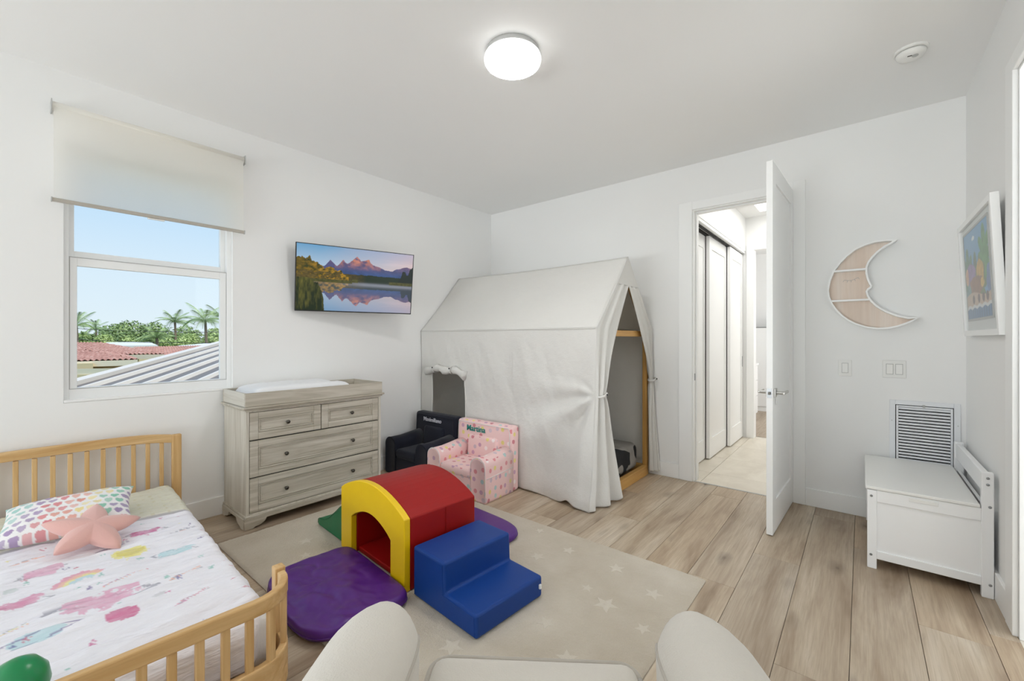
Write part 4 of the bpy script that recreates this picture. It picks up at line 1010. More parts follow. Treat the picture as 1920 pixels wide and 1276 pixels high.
# ---- two small armchairs
def kid_chair(name, label, loc, rz, W, mat, pmat):
    t = thing(name, label, 'armchair', loc, rz, group='small upholstered armchairs in front of the tent')
    def pp(nm, mb, par=t, m=mat, smooth=True):
        o = part(nm, mb, m, par, smooth=smooth, local=True)
        if m == 'polka_cotton': box_uv(o.data)
        return o
    hw = W/2; aw = .150; t.scale = (1, .82, 1)
    # backrest slightly tapering upwards
    mb = MB().box((0, .195, .265), (W, .115, .53), r=.028, seg=4)
    for v in mb.bm.verts:
        v.co.x *= 1-.03*max(0, (v.co.z-.3)/.25); v.co.y += .02*max(0, (v.co.z-.2)/.33)
    bk_ = pp('backrest', mb)
    pp('piping', MB().tube([(-hw+.030, .142, .20), (-hw+.034, .149, .485), (-hw+.05, .150, .512), (hw-.05, .150, .512), (hw-.034, .149, .485), (hw-.030, .142, .20)], .0035, 6), bk_, pmat)
    pp('back_cushion', MB().box((0, .150, .300), (W-2*aw-.01, .060, .22), r=.028, seg=4, rx=R(-6)))
    for s in (-1, 1):
        cx = s*(hw-aw/2); prof = []
        w2 = aw/2
        prof = [(cx-w2+.004, .002), (cx-w2, .02), (cx-w2, .27)]+[(cx-w2*math.cos(a), .27+.068*math.sin(a)) for a in [PI*k/12 for k in range(1, 12)]]+[(cx+w2, .27), (cx+w2, .02), (cx+w2-.004, .002)]
        mb = MB(); rings = []
        for y, sc_ in ((-.262, .90), (-.268, .96), (-.258, 1.0), (-.12, 1.0), (.0, 1.0), (.16, 1.0)):
            lift = .028*max(0, (y+.1)/.26)
            rings.append([(cx+(x-cx)*sc_, y, max(.002, (z-.16)*sc_+.16+(lift if z > .2 else 0))) for x, z in prof])
        mb.loft(rings); ar = pp('arm', mb)
        pp('piping', MB().tube([(x, -.262, z) for x, z in prof[1:-1]], .0035, 6), ar, pmat)
        pp('side_seam', MB().tube([(s*(hw+.0005), -.24, .185), (s*(hw+.0005), .15, .205)], .003, 6), ar, pmat)
    pp('seat_base', MB().box((0, -.06, .085), (W-2*aw+.004, .385, .165), r=.012, seg=3))
    pp('seat_cushion', MB().box((0, -.075, .200), (W-2*aw-.004, .39, .085), r=.034, seg=4))
    return t
kc1 = kid_chair('kids_armchair', 'small pink polka-dot armchair embroidered with green lettering', (-2.520, 2.543, 0), R(1), .655, 'polka_cotton', 'piping_white')
text_mesh('Martina', .072, 'embroidery_teal', kc1, Matrix.Translation((-.085, .1472, .462)) @ Matrix.Rotation(R(86), 4, 'X'), .003)
kc2 = kid_chair('kids_armchair', 'small navy armchair embroidered with white lettering', (-3.160, 2.540, 0), R(0), .60, 'navy', 'navy')
text_mesh('Maximiliano', .054, 'embroidery_white', kc2, Matrix.Translation((-.030, .1472, .468)) @ Matrix.Rotation(R(86), 4, 'X'), .003)

# ---- soft play set
def arch_poly(hw, hs, hc, y, n=16, base=0.0):
    return [(-hw, y, base)]+[(-hw*math.cos(PI*k/n) if False else -hw+2*hw*k/n, y, hs+(hc-hs)*math.sin(PI*k/n)**.85) for k in range(n+1)]+[(hw, y, base)]
tn = thing('play_tunnel', 'red and yellow foam arch tunnel on the rug', 'play tunnel', (-2.032, 1.507, .0175), R(-4.2))
def shell(y0, y1, hw=.343, hs=.355, hc=.452, iw=.213, ihs=.215, ihc=.288):
    o_ = arch_poly(hw, hs, hc, y0); i_ = arch_poly(iw, ihs, ihc, y0)
    mb = MB(); m = len(o_); V = []
    for y in (y0, y1): V.append(([mb.bm.verts.new((p[0], y, p[2])) for p in o_], [mb.bm.verts.new((p[0], y, p[2])) for p in i_]))
    for k in range(m-1):
        for a, b in ((0, 0), (1, 1)): pass
        mb.bm.faces.new((V[0][0][k], V[0][0][k+1], V[1][0][k+1], V[1][0][k])); mb.bm.faces.new((V[0][1][k], V[1][1][k], V[1][1][k+1], V[0][1][k+1]))
        mb.bm.faces.new((V[0][0][k], V[0][1][k], V[0][1][k+1], V[0][0][k+1])); mb.bm.faces.new((V[1][0][k], V[1][0][k+1], V[1][1][k+1], V[1][1][k]))
    for k in (0, m-1): mb.bm.faces.new((V[0][0][k], V[1][0][k], V[1][1][k], V[0][1][k]))
    return mb
bp2 = lambda nm, mb, m, par, **k: part(nm, mb, m, par, local=True, **k)
bp2('arch_face', shell(-.232, -.198), 'yellow_vinyl', tn, bevel=.005, bseg=3)
bp2('arch_body', shell(-.197, .222, .341, .353, .449), 'red_vinyl', tn, bevel=.006, bseg=3)
bp2('floor_pad', MB().box((0, .015, .016), (.42, .41, .028), r=.006), 'red_vinyl', tn)
bp2('seam', MB().tube([(.343, .02, .02), (.343, .02, .350)], .0022, 6), 'red_vinyl', tn)
bp2('back_wall', MB().box((0, .205, .12), (.42, .02, .20), r=.005), 'red_vinyl', tn)
sb = thing('play_steps', 'blue foam two-step climber beside the red tunnel', 'play steps', (-1.425, 1.468, .0175), R(-4.0))
def step_mb():
    pr = [(-.228, 0), (-.228, .238), (.012, .238), (.018, .105), (.228, .100), (.228, 0)]
    return MB().poly([(x, -.212, z) for x, z in pr], (0, .424, 0))
mb = step_mb()
bmesh.ops.subdivide_edges(mb.bm, edges=mb.bm.edges[:], cuts=0)
bp2('steps', mb, 'blue_vinyl', sb, bevel=.014, bseg=4)
for y in (-.212, .212):
    bp2('seam', MB().tube([(-.215, y, .010), (-.215, y, .226), (.001, y, .226), (.006, y, .094), (.215, y, .088), (.215, y, .010)], .0016, 6), 'blue_vinyl', sb)
bp2('care_label', MB().box((.232, .19, .055), (.010, .012, .02), r=.001), 'white_plastic', sb)
def mat_obj(name, label, loc, rz, L, W, Hh, round_dir, wrinkle=True, seed=1):
    """rounded foam mat: L along x, W along y; round_dir -1 rounds the -y side"""
    n = 140; prof = [(0.02, .0005), (.6, .0005), (.95, .0008), (.985, .004), (1.0, .016), (1.0, Hh*.6), (.992, Hh*.86), (.97, Hh*.97), (.93, Hh)]+[(1-k/14*.98 if False else .93*(1-k/22), Hh) for k in range(1, 22)]
    def outline(th):
        c, s = math.cos(th), math.sin(th); ex = 9.0 if s*round_dir < 0 else 3.6
        r = (abs(c)**ex+abs(s)**ex)**(-1/ex); return c*r*L/2, s*r*W/2
    mb = MB(); V = []
    O = [outline(2*PI*k/n) for k in range(n)]
    for ri, (rho, z) in enumerate(prof):
        ring_ = []
        for k in range(n):
            x, y = O[k][0]*rho, O[k][1]*rho; zz = z
            if ri > 6 and wrinkle:
                zz += .010*(1-rho**6)+(.030*abs(float(fbm(np.array(x*7+y*4), np.array(y*9-x*5), 3, seed))-.5)*2-.012)*min(1, (1-rho)*9+.1)*(.35+.9*max(0, min(1, .5-y*3.2)))
            elif ri > 6: zz += .008*(1-rho**4)
            ring_.append(mb.bm.verts.new((x, y, zz)))
        V.append(ring_)
    for i in range(len(V)-1):
        for k in range(n): mb.bm.faces.new((V[i][k], V[i][(k+1) % n], V[i+1][(k+1) % n], V[i+1][k]))
    mb.bm.faces.new(V[0]); mb.bm.faces.new(V[-1])
    t = thing(name, label, 'play mat', loc, rz, group='purple play mats')
    part('cover', mb, 'purple_vinyl', t, smooth=True, local=True)
    part('seam', MB().tube([(x*1.001, y*1.001, .018) for x, y in O]+[(O[0][0]*1.001, O[0][1]*1.001, .018)], .0022, 6), 'purple_vinyl', t, local=True)
    return t
mat_obj('play_mat', 'wrinkled purple foam mat in front of the yellow arch', (-1.975, 1.030, .0175), R(-5), .68, .47, .052, -1, True, 3)
mat_obj('play_mat', 'purple foam mat behind the red tunnel and blue steps', (-2.005, 1.945, .0175), R(-4), .74, .41, .042, 1, False, 5)
gp = [(-.02, 0), (-.02, .235), (-.075, .205), (-.15, .150), (-.23, .095), (-.31, .062), (-.375, .052), (-.398, .040), (-.403, .012), (-.395, 0)]
gs = thing('play_ramp', 'green foam slide sloping down from the far side of the tunnel', 'play ramp', (-2.372, 1.53, .0175), R(-4.2))
bp2('ramp', MB().poly([(x, -.205, z) for x, z in gp], (0, .41, 0)), 'green_vinyl', gs, bevel=.010, bseg=3)
bp2('seam', MB().tube([(x, -.205, z) for x, z in gp[1:-1]], .0022, 6), 'green_vinyl', gs)

# ---- foreground armchair
ac = thing('armchair', 'light linen armchair with rounded arms and piped seat cushion in the foreground', 'armchair', (-.378, .508, 0), R(36.6))
def arm_mb(s):
    mb = MB(); rings = []; n = 28
    for i in range(n):
        t = i/(n-1); y = -.42+.855*t                         # back to front
        e = max(0, (t-.80)/.20); k = math.sqrt(max(.0004, 1-e*e)) if e > 0 else 1
        hw = .106*(.30+.70*k); zt = .612+.02*math.sin(PI*t*.9)-.05*(1-k); x0 = s*(.352+.012*t)+(.012 if s > 0 else 0)
        pr = [(-hw*.92, .06), (-hw*.95, .25), (-hw*.98, .45)]+[(-hw*math.cos(a), zt-.095+.095*math.sin(a)) for a in [PI*j/14 for j in range(15)]]+[(hw*.98, .45), (hw*.95, .25), (hw*.92, .06)]
        rings.append([(x0+x, y, z) for x, z in pr])
    return mb.loft(rings), rings
for s in (-1, 1):
    mb, rg = arm_mb(s); ar = part('arm', mb, 'linen', ac, smooth=True, local=True)
    k = 3 if s == 1 else -4
    idx = 4 if s == 1 else 16
    part('piping', MB().tube([Vector(r_[idx]) for r_ in rg[:26]], .004, 6), 'linen_piping', ac, smooth=True, local=True)
part('base', MB().box((0, .0, .19), (.50, .80, .24), r=.03, seg=3), 'linen', ac, smooth=True, local=True)
mb = MB().box((0, .075, .372), (.53, .78, .135), r=.045, seg=5)
for v in mb.bm.verts:
    if v.co.z > .40: v.co.z += .018*(1-(v.co.x/.24)**2)*max(0, 1-((v.co.y-.05)/.42)**2)
part('seat_cushion', mb, 'linen', ac, smooth=True, local=True)
def rrect(hx, y0, y1, z, r, n=6):
    pts = []
    for cx, cy, a0 in ((hx-r, y1-r, 0), (-hx+r, y1-r, PI/2), (-hx+r, y0+r, PI), (hx-r, y0+r, 1.5*PI)):
        for k in range(n+1): a = a0+PI/2*k/n; pts.append((cx+r*math.cos(a), cy+r*math.sin(a), z))
    return pts+[pts[0]]
part('piping', MB().tube(rrect(.258, -.31, .458, .424, .05), .0062, 8), 'linen_piping', ac, smooth=True, local=True)
mb = MB().box((0, -.42, .50), (.86, .16, .78), r=.07, seg=5, rx=R(8)); part('backrest', mb, 'linen', ac, smooth=True, local=True)
for x in (-.38, .38):
    for y in (-.36, .36): part('leg', MB().tube([(x, y, .075), (x, y, 0)], [.024, .016], 12), 'pine_z', ac, local=True)

# ---- toy chest bench
bn = thing('toy_chest', 'white wooden toy chest bench with a back rail in the corner', 'toy chest', (.25, 3.44, 0))
by0, by1, bx0, bx1 = 3.035, 3.845, .022, .489
for y in (by0, by1-.032):
    part('post', MB().b2((bx0, y, 0), (bx0+.040, y+.032, .428)), 'bench_white', bn, bevel=.003)
    part('back_post', MB().b2((bx1-.042, y, 0), (bx1, y+.032, .605)), 'bench_white', bn, bevel=.004)
    ep = part('end_panel', MB().b2((bx0+.038, y+.012, .07), (bx1-.040, y+.022, .42)), 'bench_white', bn)
    part('rail', MB().b2((bx0+.040, y+.003, .365), (bx1-.042, y+.030, .428)), 'bench_white', bn, bevel=.002)
    part('rail', MB().b2((bx0+.040, y+.003, .055), (bx1-.042, y+.030, .098)), 'bench_white', bn, bevel=.002)
part('grip_slot', MB().box((.245, by0+.002, .408), (.11, .004, .018), r=.0015), 'bench_lid', bn)
part('front_panel', MB().b2((bx0+.012, by0+.032, .055), (bx0+.026, by1-.032, .428)), 'bench_white', bn)
part('front_rail', MB().b2((bx0+.004, by0+.032, .055), (bx0+.034, by1-.032, .10)), 'bench_white', bn, bevel=.002)
part('back_panel', MB().b2((bx1-.030, by0+.032, .055), (bx1-.016, by1-.032, .43)), 'bench_white', bn)
part('bottom', MB().b2((bx0+.03, by0+.03, .06), (bx1-.03, by1-.03, .07)), 'bench_white', bn)
part('lid', MB().b2((bx0-.008, by0-.004, .430), (bx1-.046, by1, .447)), 'bench_lid', bn, bevel=.004)
part('back_rail', MB().b2((bx1-.036, by0+.032, .505), (bx1-.010, by1-.032, .598)), 'bench_white', bn, bevel=.004)
blt = None
for x, z in ((bx0+.018, .395), (bx0+.016, .075), (bx1-.021, .578), (bx1-.021, .547), (bx1-.014, .440), (bx1-.013, .066)):
    if blt is None: blt = part('bolt', MB().lathe([(.0065, .001), (.0065, -.002), (.004, -.003), (.0035, -.0015), (.001, -.0015)], (x, by0, z), 'Y', 14), 'chrome_grey', bn); bx_, bz_ = x, z
    else: copy_part(blt, bn, (x-bx_, 0, z-bz_))

# ================================================================== WALL AND CEILING FITTINGS
# ---- moon shelf
def bk_px(px, py, yp):
    r = (px-960)/F_PX; u = -(py-HOR)/F_PX; s, c = math.sin(YAW), math.cos(YAW); dx, dy = -s+r*c, c+r*s; t = yp/dy
    return dx*t, CAM_Z+u*t
MY1, MY0 = YB-.001, YB-.068
mo_px = [(870, 112), (740, 112), (610, 128), (490, 165), (380, 215), (290, 285), (200, 375), (130, 470), (85, 580), (64, 690), (75, 770), (110, 850), (160, 920), (225, 985), (300, 1040), (380, 1080), (500, 1118), (640, 1136), (760, 1130), (870, 1110), (990, 1068), (1135, 996),
         (1000, 1000), (870, 975), (740, 925), (640, 868), (575, 805), (540, 750), (528, 705), (540, 683), (566, 665), (582, 640), (565, 615), (540, 560), (524, 490), (524, 430), (548, 370), (590, 315), (650, 255), (730, 195), (800, 160)]
mo = [bk_px(1540+x/6.075, 430+y/6.075, MY0) for x, y in mo_px]
ms = thing('moon_shelf', 'white crescent moon wall shelf with a sleepy eyelash', 'shelf', (.05, YB, 1.62))
cxm = sum(p[0] for p in mo)/len(mo)
def inset(pts, d):
    n = len(pts); out = []
    area_ = sum(pts[i][0]*pts[(i+1) % n][1]-pts[(i+1) % n][0]*pts[i][1] for i in range(n)); sg = 1 if area_ > 0 else -1
    for i in range(n):
        p0, p1, p2 = Vector(pts[i-1]), Vector(pts[i]), Vector(pts[(i+1) % n]); a, b = (p1-p0).normalized(), (p2-p1).normalized()
        na, nb = Vector((-a.y, a.x))*sg, Vector((-b.y, b.x))*sg; m = na+nb
        if m.length < .35: m = -(a-b).normalized()*1.0; k = d*4.0; q_ = p1+(p0+p2-2*p1).normalized()*k
        else: q_ = p1+m.normalized()*d/max(.4, m.normalized().dot(na))
        out.append((q_.x, q_.y))
    return out
mi = inset(mo, .0105)
mb = MB(); n = len(mo); V = [[mb.bm.verts.new((p[0], y, p[1])) for p in q_] for y in (MY0, MY1) for q_ in (mo, mi)]
for k in range(n):
    j = (k+1) % n
    for a, b in ((0, 1), (1, 3), (3, 2), (2, 0)): mb.bm.faces.new((V[a][k], V[a][j], V[b][j], V[b][k]))
part('rim', mb, 'trim', ms)
mb = MB(); f = mb.bm.faces.new([mb.bm.verts.new((p[0], MY1-.006, p[1])) for p in mi]); part('back_board', mb, 'shelf_ply', ms, solid=.004)
for (xa, ya), (xb, yb) in (((125, 478), (515, 447)), ((115, 812), (548, 798))):
    A = bk_px(1540+xa/6.075, 430+ya/6.075, MY0); B = bk_px(1540+xb/6.075, 430+yb/6.075, MY0); z = (A[1]+B[1])/2
    part('shelf', MB().b2((A[0]-.002, MY0+.001, z-.006), (B[0]+.004, MY1-.004, z+.006)), 'trim', ms)
ex, ez = bk_px(1540+340/6.075, 430+570/6.075, MY1-.01); lash = [(ex-.038+.076*k/8, MY1-.0085, ez-.012*math.sin(PI*k/8)+.012*k/8) for k in range(9)]
mb = MB().tube(lash, .0012, 5)
for k in (0, 2, 4, 6, 8): mb.tube([lash[k], (lash[k][0]+.002*(k-4), lash[k][1], lash[k][2]-.013)], .0011, 5)
part('eyelash', mb, 'grey_plastic', ms)

# ---- switches
for x0, x1, z0, z1, n, lab in ((-.132, -.056, .983, 1.099, 1, 'white single rocker light switch beside the door casing'), (.110, .230, .985, 1.103, 2, 'white double rocker light switch above the air vent')):
    sw = thing('light_switch', lab, 'light switch', ((x0+x1)/2, YB, z0), group='light switches on the back wall')
    part('plate', MB().b2((x0, YB-.006, z0), (x1, YB, z1)), 'switch_plate', sw, bevel=.003)
    for k in range(n):
        cx = x0+(x1-x0)*(k+.5)/n+(.0 if n == 1 else (.006 if k == 0 else -.006)); zc = (z0+z1)/2
        part('rocker_frame', MB().b2((cx-.019, YB-.0068, zc-.036), (cx+.019, YB-.005, zc+.036)), 'grey_plastic', sw)
        part('rocker', MB().box((cx, YB-.0085, zc), (.033, .007, .066), rx=R(4), r=.001), 'white_plastic', sw)

# ---- return air vent
vx0, vx1, vz0, vz1 = .145, .482, .285, .837
vt = thing('air_vent', 'white louvred return air vent low on the back wall', 'air vent', ((vx0+vx1)/2, YB, vz0))
def ringb(y0, y1, xa, xb, za, zb, w):
    mb = MB(); mb.b2((xa, y0, za), (xa+w, y1, zb)); mb.b2((xb-w, y0, za), (xb, y1, zb)); mb.b2((xa+w, y0, za), (xb-w, y1, za+w)); mb.b2((xa+w, y0, zb-w), (xb-w, y1, zb)); return mb
part('frame', ringb(YB-.010, YB, vx0, vx1, vz0, vz1, .030), 'vent_paint', vt, bevel=.003)
part('inner_frame', ringb(YB-.014, YB-.002, vx0+.034, vx1-.034, vz0+.034, vz1-.034, .011), 'vent_paint', vt, bevel=.002)
part('duct_back', MB().b2((vx0+.03, YB-.0022, vz0+.03), (vx1-.03, YB-.0008, vz1-.03)), 'dark_gap', vt)
lv = part('louver', MB().box(((vx0+vx1)/2, YB-.0075, vz0+.055), (vx1-vx0-.092, .0125, .0105), rx=R(-28)), 'vent_paint', vt)
for k in range(1, 23): copy_part(lv, vt, (0, 0, .0201*k))
part('latch', MB().b2(((vx0+vx1)/2-.006, YB-.016, vz1-.040), ((vx0+vx1)/2+.006, YB-.012, vz1-.022)), 'grey_plastic', vt)
for x in (vx0+.012, vx1-.012):
    for z in (vz0+.14, vz1-.14): part('screw', MB().lathe([(.003, 0), (.002, -.0015)], (x, YB-.010, z), 'Y', 8), 'grey_plastic', vt)

# ---- framed picture (right wall, leaning off the wall at the top)
PYa, PYb, PZa, PZb = 2.845, 3.680, 1.268, 1.912
pt = thing('framed_picture', 'white framed colourful seaside print on the right wall', 'picture', (XR, (PYa+PYb)/2, PZa))
lean = R(2.6); PM = Matrix.Translation((XR-.004, 0, PZa)) @ Matrix.Rotation(-lean, 4, 'Y')      # local x: into the wall negative, z up
def pp(name, mb, mat, **k):
    bmesh.ops.transform(mb.bm, matrix=PM, verts=mb.bm.verts); return part(name, mb, mat, pt, **k)
Hh = PZb-PZa; th = .030
def ringp(x0, x1, ya, yb, za, zb, w):
    mb = MB(); mb.b2((x0, ya, za), (x1, ya+w, zb)); mb.b2((x0, yb-w, za), (x1, yb, zb)); mb.b2((x0, ya+w, za), (x1, yb-w, za+w)); mb.b2((x0, ya+w, zb-w), (x1, yb-w, zb)); return mb
pp('frame', ringp(-th, 0, PYa, PYb, 0, Hh, .030), 'trim', bevel=.002)
pp('mount', MB().b2((-.014, PYa+.028, .028), (-.006, PYb-.028, Hh-.028)), 'paper_white')
nu, nv = 120, 120; A, B = np.meshgrid(np.linspace(0, 1, nu), np.linspace(0, 1, nv), indexing='ij')
ia, ib, ja, jb = PYa+.16, PYb-.075, .095, Hh-.070
# seen from the room the left edge of the print is at larger Y
u, v = A, B
C_ = np.ones(u.shape+(3,))*np.array(rgb(96, 160, 205)); C_ = C_*(.85+.3*fbm(u*3, v*3, 3, 1))[..., None]
for cx, top, w, col in ((.12, .80, .16, rgb(60, 122, 84)), (.45, .70, .14, rgb(58, 96, 72)), (.82, .93, .20, rgb(74, 140, 70)), (.62, .64, .13, rgb(92, 120, 60))):
    ang = np.arctan2(v-(top-.28), u-cx); d = np.hypot((u-cx)*1.3, v-(top-.28)); m = (d < .32*(.55+.45*np.abs(np.cos(ang*4)))) ; C_ = np.where(m[..., None], np.array(col)*(.6+.9*fbm(u*22, v*22, 2, 5))[..., None], C_)
for cx, cy, ra, rb, col in ((.22, .50, .22, .13, rgb(146, 112, 168)), (.06, .50, .07, .10, rgb(226, 170, 130)), (.62, .48, .14, .16, rgb(206, 162, 54)), (.45, .36, .28, .11, rgb(150, 96, 58)), (.95, .38, .10, .14, rgb(86, 120, 176)), (.12, .32, .10, .08, rgb(110, 150, 150)), (.70, .37, .07, .05, rgb(230, 186, 70))):
    m = np.hypot((u-cx)/ra, (v-cy)/rb)+.5*(fbm(u*14, v*14, 3, 9)-.5) < 1; C_ = np.where(m[..., None], np.array(col)*(.65+.7*fbm(u*20, v*20, 3, 12))[..., None], C_)
m = v < .27+.03*np.sin(u*6); C_ = np.where(m[..., None], np.array(rgb(206, 178, 156)), C_)
for cx in (.3, .52, .7, .85): C_ = np.where((np.hypot((u-cx)/.05, (v-.215)/.05) < 1)[..., None], np.array(rgb(96, 58, 56)), C_)
wv = .135+.02*np.abs(np.sin(u*15)); C_ = np.where((v < wv)[..., None], np.array(rgb(228, 228, 228)), C_); C_ = np.where((v < wv-.035)[..., None], np.array(rgb(58, 112, 160))*(.8+.4*(np.sin(u*70) > 0))[..., None], C_)
C_ = np.where((np.hypot((u-.42)/.06, (v-.90)/.025) < 1)[..., None], np.array(rgb(236, 240, 244)), C_)
P3 = np.stack([-.0165+0*A, ib+(ia-ib)*A, ja+(jb-ja)*B], -1); Mx = np.array(Matrix.Translation(pt.location).inverted() @ PM); P3 = P3 @ Mx[:3, :3].T+Mx[:3, 3]
add('print', np_grid('print', P3, C_, smooth=False), 'print_paper', pt)
pp('print_rebate', ringp(-.0185, -.0145, ia-.012, ib+.012, ja-.012, jb+.012, .012), 'grey_plastic')
pp('glazing', MB().b2((-.0215, PYa+.028, .028), (-.0195, PYb-.028, Hh-.028)), 'glass')

# ---- ceiling lamp and smoke detector
lp = thing('ceiling_lamp', 'round white flush ceiling lamp, switched on', 'ceiling lamp', (-1.435, 1.745, ZC))
part('base_ring', MB().lathe([(.136, 0), (.142, -.010), (.145, -.028), (.143, -.032)], (-1.435, 1.745, ZC), 'Z', 48), 'grey_plastic', lp, smooth=True)
part('diffuser_rim', MB().lathe([(.143, -.030), (.149, -.036), (.152, -.048), (.150, -.058), (.145, -.064), (.136, -.065)], (-1.435, 1.745, ZC), 'Z', 48), 'lamp_rim', lp, smooth=True)
part('diffuser', MB().lathe([(.145, -.0645), (.136, -.068), (.118, -.071), (.072, -.073), (.002, -.074)], (-1.435, 1.745, ZC), 'Z', 48), 'lamp_glow', lp, smooth=True)
sd = thing('smoke_detector', 'white round smoke detector on the ceiling', 'smoke detector', (.200, 3.085, ZC))
part('base', MB().lathe([(.070, 0), (.070, -.010), (.064, -.013)], (.200, 3.085, ZC), 'Z', 32), 'white_plastic', sd, smooth=False)
part('gap_ring', MB().lathe([(.058, -.012), (.058, -.016)], (.200, 3.085, ZC), 'Z', 32), 'dark_gap', sd)
part('cover', MB().lathe([(.062, -.016), (.060, -.026), (.050, -.040), (.030, -.043), (.001, -.043)], (.200, 3.085, ZC), 'Z', 32), 'white_plastic', sd, smooth=True)
part('test_button', MB().lathe([(.013, -.043), (.013, -.046), (.001, -.047)], (.216, 3.065, ZC), 'Z', 16), 'grey_plastic', sd)
part('alarm_slot', MB().box((.194, 3.055, ZC-.0425), (.018, .005, .004)), 'dark_gap', sd)

# ================================================================== OUTSIDE THE WINDOW
def ray(px, py):
    r = (px-960)/F_PX; u = -(py-HOR)/F_PX; s, c = math.sin(YAW), math.cos(YAW)
    return Vector((-s+r*c, c+r*s, u))
def at(px, py, depth):                        # depth measured along the viewing axis
    return Vector((0, 0, CAM_Z))+ray(px, py)*depth
GZ = -3.2
gd = MB(); gd.b2((-140, -60, GZ-.2), (XL-.6, 120, GZ)); struct('ground', gd, 'ground', label='grass and paving far below the window')
# metal roof of the lower wing
d1 = Vector((-.82558549, .56427706, .09529144)); pv = Vector((.56427706, .82558549, 0)); P0 = Vector((-8, .669, .65))
mr = thing('metal_roof', 'grey ribbed metal roof just below the window', 'roof', (-8, .7, GZ))
nrm = d1.cross(pv).normalized(); nrm = nrm if nrm.z > 0 else -nrm
rib = .283
def rp(s, t, h=0): return P0+pv*s+d1*t+nrm*h
mb = MB(); mb.poly([rp(-.02, -3.6), rp(4.2, -1.0), rp(4.2, 12), rp(-.02, 12)], -nrm*.06); part('deck', mb, 'metal_roof', mr)
for k in range(1, 15):
    s = .0+k*rib
    t0 = -3.6+s*.62; part('rib', MB().poly([rp(s-.032, t0, 0), rp(s-.018, t0, .045), rp(s+.018, t0, .045), rp(s+.032, t0, 0)], d1*(12-t0)), 'metal_cap', mr)
part('edge_cap', MB().poly([rp(-.10, -3.6, -.05), rp(-.10, -3.6, .055), rp(.045, -3.6, .055), rp(.045, -3.6, -.05)], d1*15.6), 'metal_cap', mr)
wl3 = MB(); wl3.poly([rp(.1, -3.2, -.1), rp(4, -.8, -.1), rp(4, 11.5, -.1), rp(.1, 11.5, -.1)], Vector((0, 0, -2.6))); part('wing_wall', wl3, 'stucco', mr)
# neighbour house with clay tile hip roofs
def tile_roof(name, par, a, b, c, d, n_u, n_v, amp=.05):
    """quad a-b (eave) to d-c (ridge) covered with barrel tiles"""
    a, b, c, d = map(np.array, (a, b, c, d)); A, B = np.meshgrid(np.linspace(0, 1, n_u*6+1), np.linspace(0, 1, n_v*3+1), indexing='ij')
    lo = a[None, None]+(b-a)*A[..., None]; hi = d[None, None]+(c-d)*A[..., None]; P = lo+(hi-lo)*B[..., None]
    L = np.linalg.norm(b-a); nn_ = np.cross(b-a, d-a); nn_ = nn_/np.linalg.norm(nn_); nn_ = nn_ if nn_[2] > 0 else -nn_
    Px = (P-a) @ ((b-a)/L); nt = n_u/L
    h = amp*np.abs(np.cos(PI*Px*nt))-amp*.9*((B*n_v) % 1.0)
    P = P+nn_*h[..., None]
    me = np_grid(name, P-np.array(ROOTM[par.name].translation), smooth=False); return add(name, me, 'clay_tile', par)
def v3(p): return (p.x, p.y, p.z)
nh = thing('neighbor_house', 'cream stucco house with a red clay tile roof across the yard', 'house', tuple(at(200, 700, 15)*1)[:2]+(GZ,))
# nearer wing: eave from (60,682) to (258,676), depth 15
hx, hy = ray(150, 634.9).xy.normalized(); fwd = Vector((hx, hy, 0)); rgt = Vector((hy, -hx, 0))
def hp(px, py, dep): return at(px, py, dep)
e0, e1 = hp(-40, 683, 14.5), hp(258, 674, 15.5)
r0, r1 = hp(-20, 655, 19), hp(150, 654, 19.5)
tile_roof('tile_roof', nh, v3(e0), v3(e1), v3(r1), v3(r0), 26, 9, .06)
f0, f1 = hp(60, 668, 19.0), hp(308, 664, 20.0); g0, g1 = hp(60, 643, 25), hp(190, 642.5, 25.5)
tile_roof('tile_roof', nh, v3(f0), v3(f1), v3(g1), v3(g0), 30, 11, .07)
h0, h1 = hp(300, 671, 23), hp(430, 650, 25); k0, k1 = hp(250, 651, 29), hp(400, 648, 31)
tile_roof('tile_roof', nh, v3(h0), v3(h1), v3(k1), v3(k0), 24, 9, .07)
# hip ends
s1 = e1+fwd*7; tile_roof('hip_roof', nh, v3(e1), v3(s1), v3(r1+fwd*.01), v3(r1), 12, 8, .06)
s2 = f1+fwd*9; tile_roof('hip_roof', nh, v3(f1), v3(s2), v3(g1+fwd*.01), v3(g1), 12, 8, .06)
def wall_q(a, b, z0, dep, nm, m='stucco'):
    a, b = Vector(a), Vector(b); a.z -= .10; b.z -= .10; zb = z0
    part(nm, MB().poly([v3(a), v3(b), (b.x, b.y, zb), (a.x, a.y, zb)], tuple(fwd*dep)), m, nh)
wall_q(e0+fwd*.5, e1+fwd*.5-rgt*1.15, GZ, 5.5, 'wall'); wall_q(f0+fwd*.6, f1+fwd*.6-rgt*.85, GZ, 7, 'wall')
for a, b in ((e0, e1), (f0, f1)):
    aa, bb = a-fwd*.02, b-fwd*.02
    part('fascia', MB().poly([v3(aa), v3(bb), (bb.x, bb.y, bb.z-.20), (aa.x, aa.y, aa.z-.20)], tuple(fwd*.5)), 'fascia', nh)
ga, gb = hp(85, 692, 14.95), hp(214, 690, 14.95); gl = (gb-ga).normalized()
gdr = part('garage_door', MB().poly([v3(ga), v3(gb), (gb.x, gb.y, GZ), (ga.x, ga.y, GZ)], tuple(-fwd*.05)), 'fascia', nh)
for k in range(3):
    z1 = ga.z-.18-k*.55; part('door_panel', MB().poly([(ga+gl*.15).to_tuple()[:2]+(z1,), (gb-gl*.15).to_tuple()[:2]+(z1,), (gb-gl*.15).to_tuple()[:2]+(z1-.45,), (ga+gl*.15).to_tuple()[:2]+(z1-.45,)], tuple(-fwd*.09)), 'stucco', gdr)
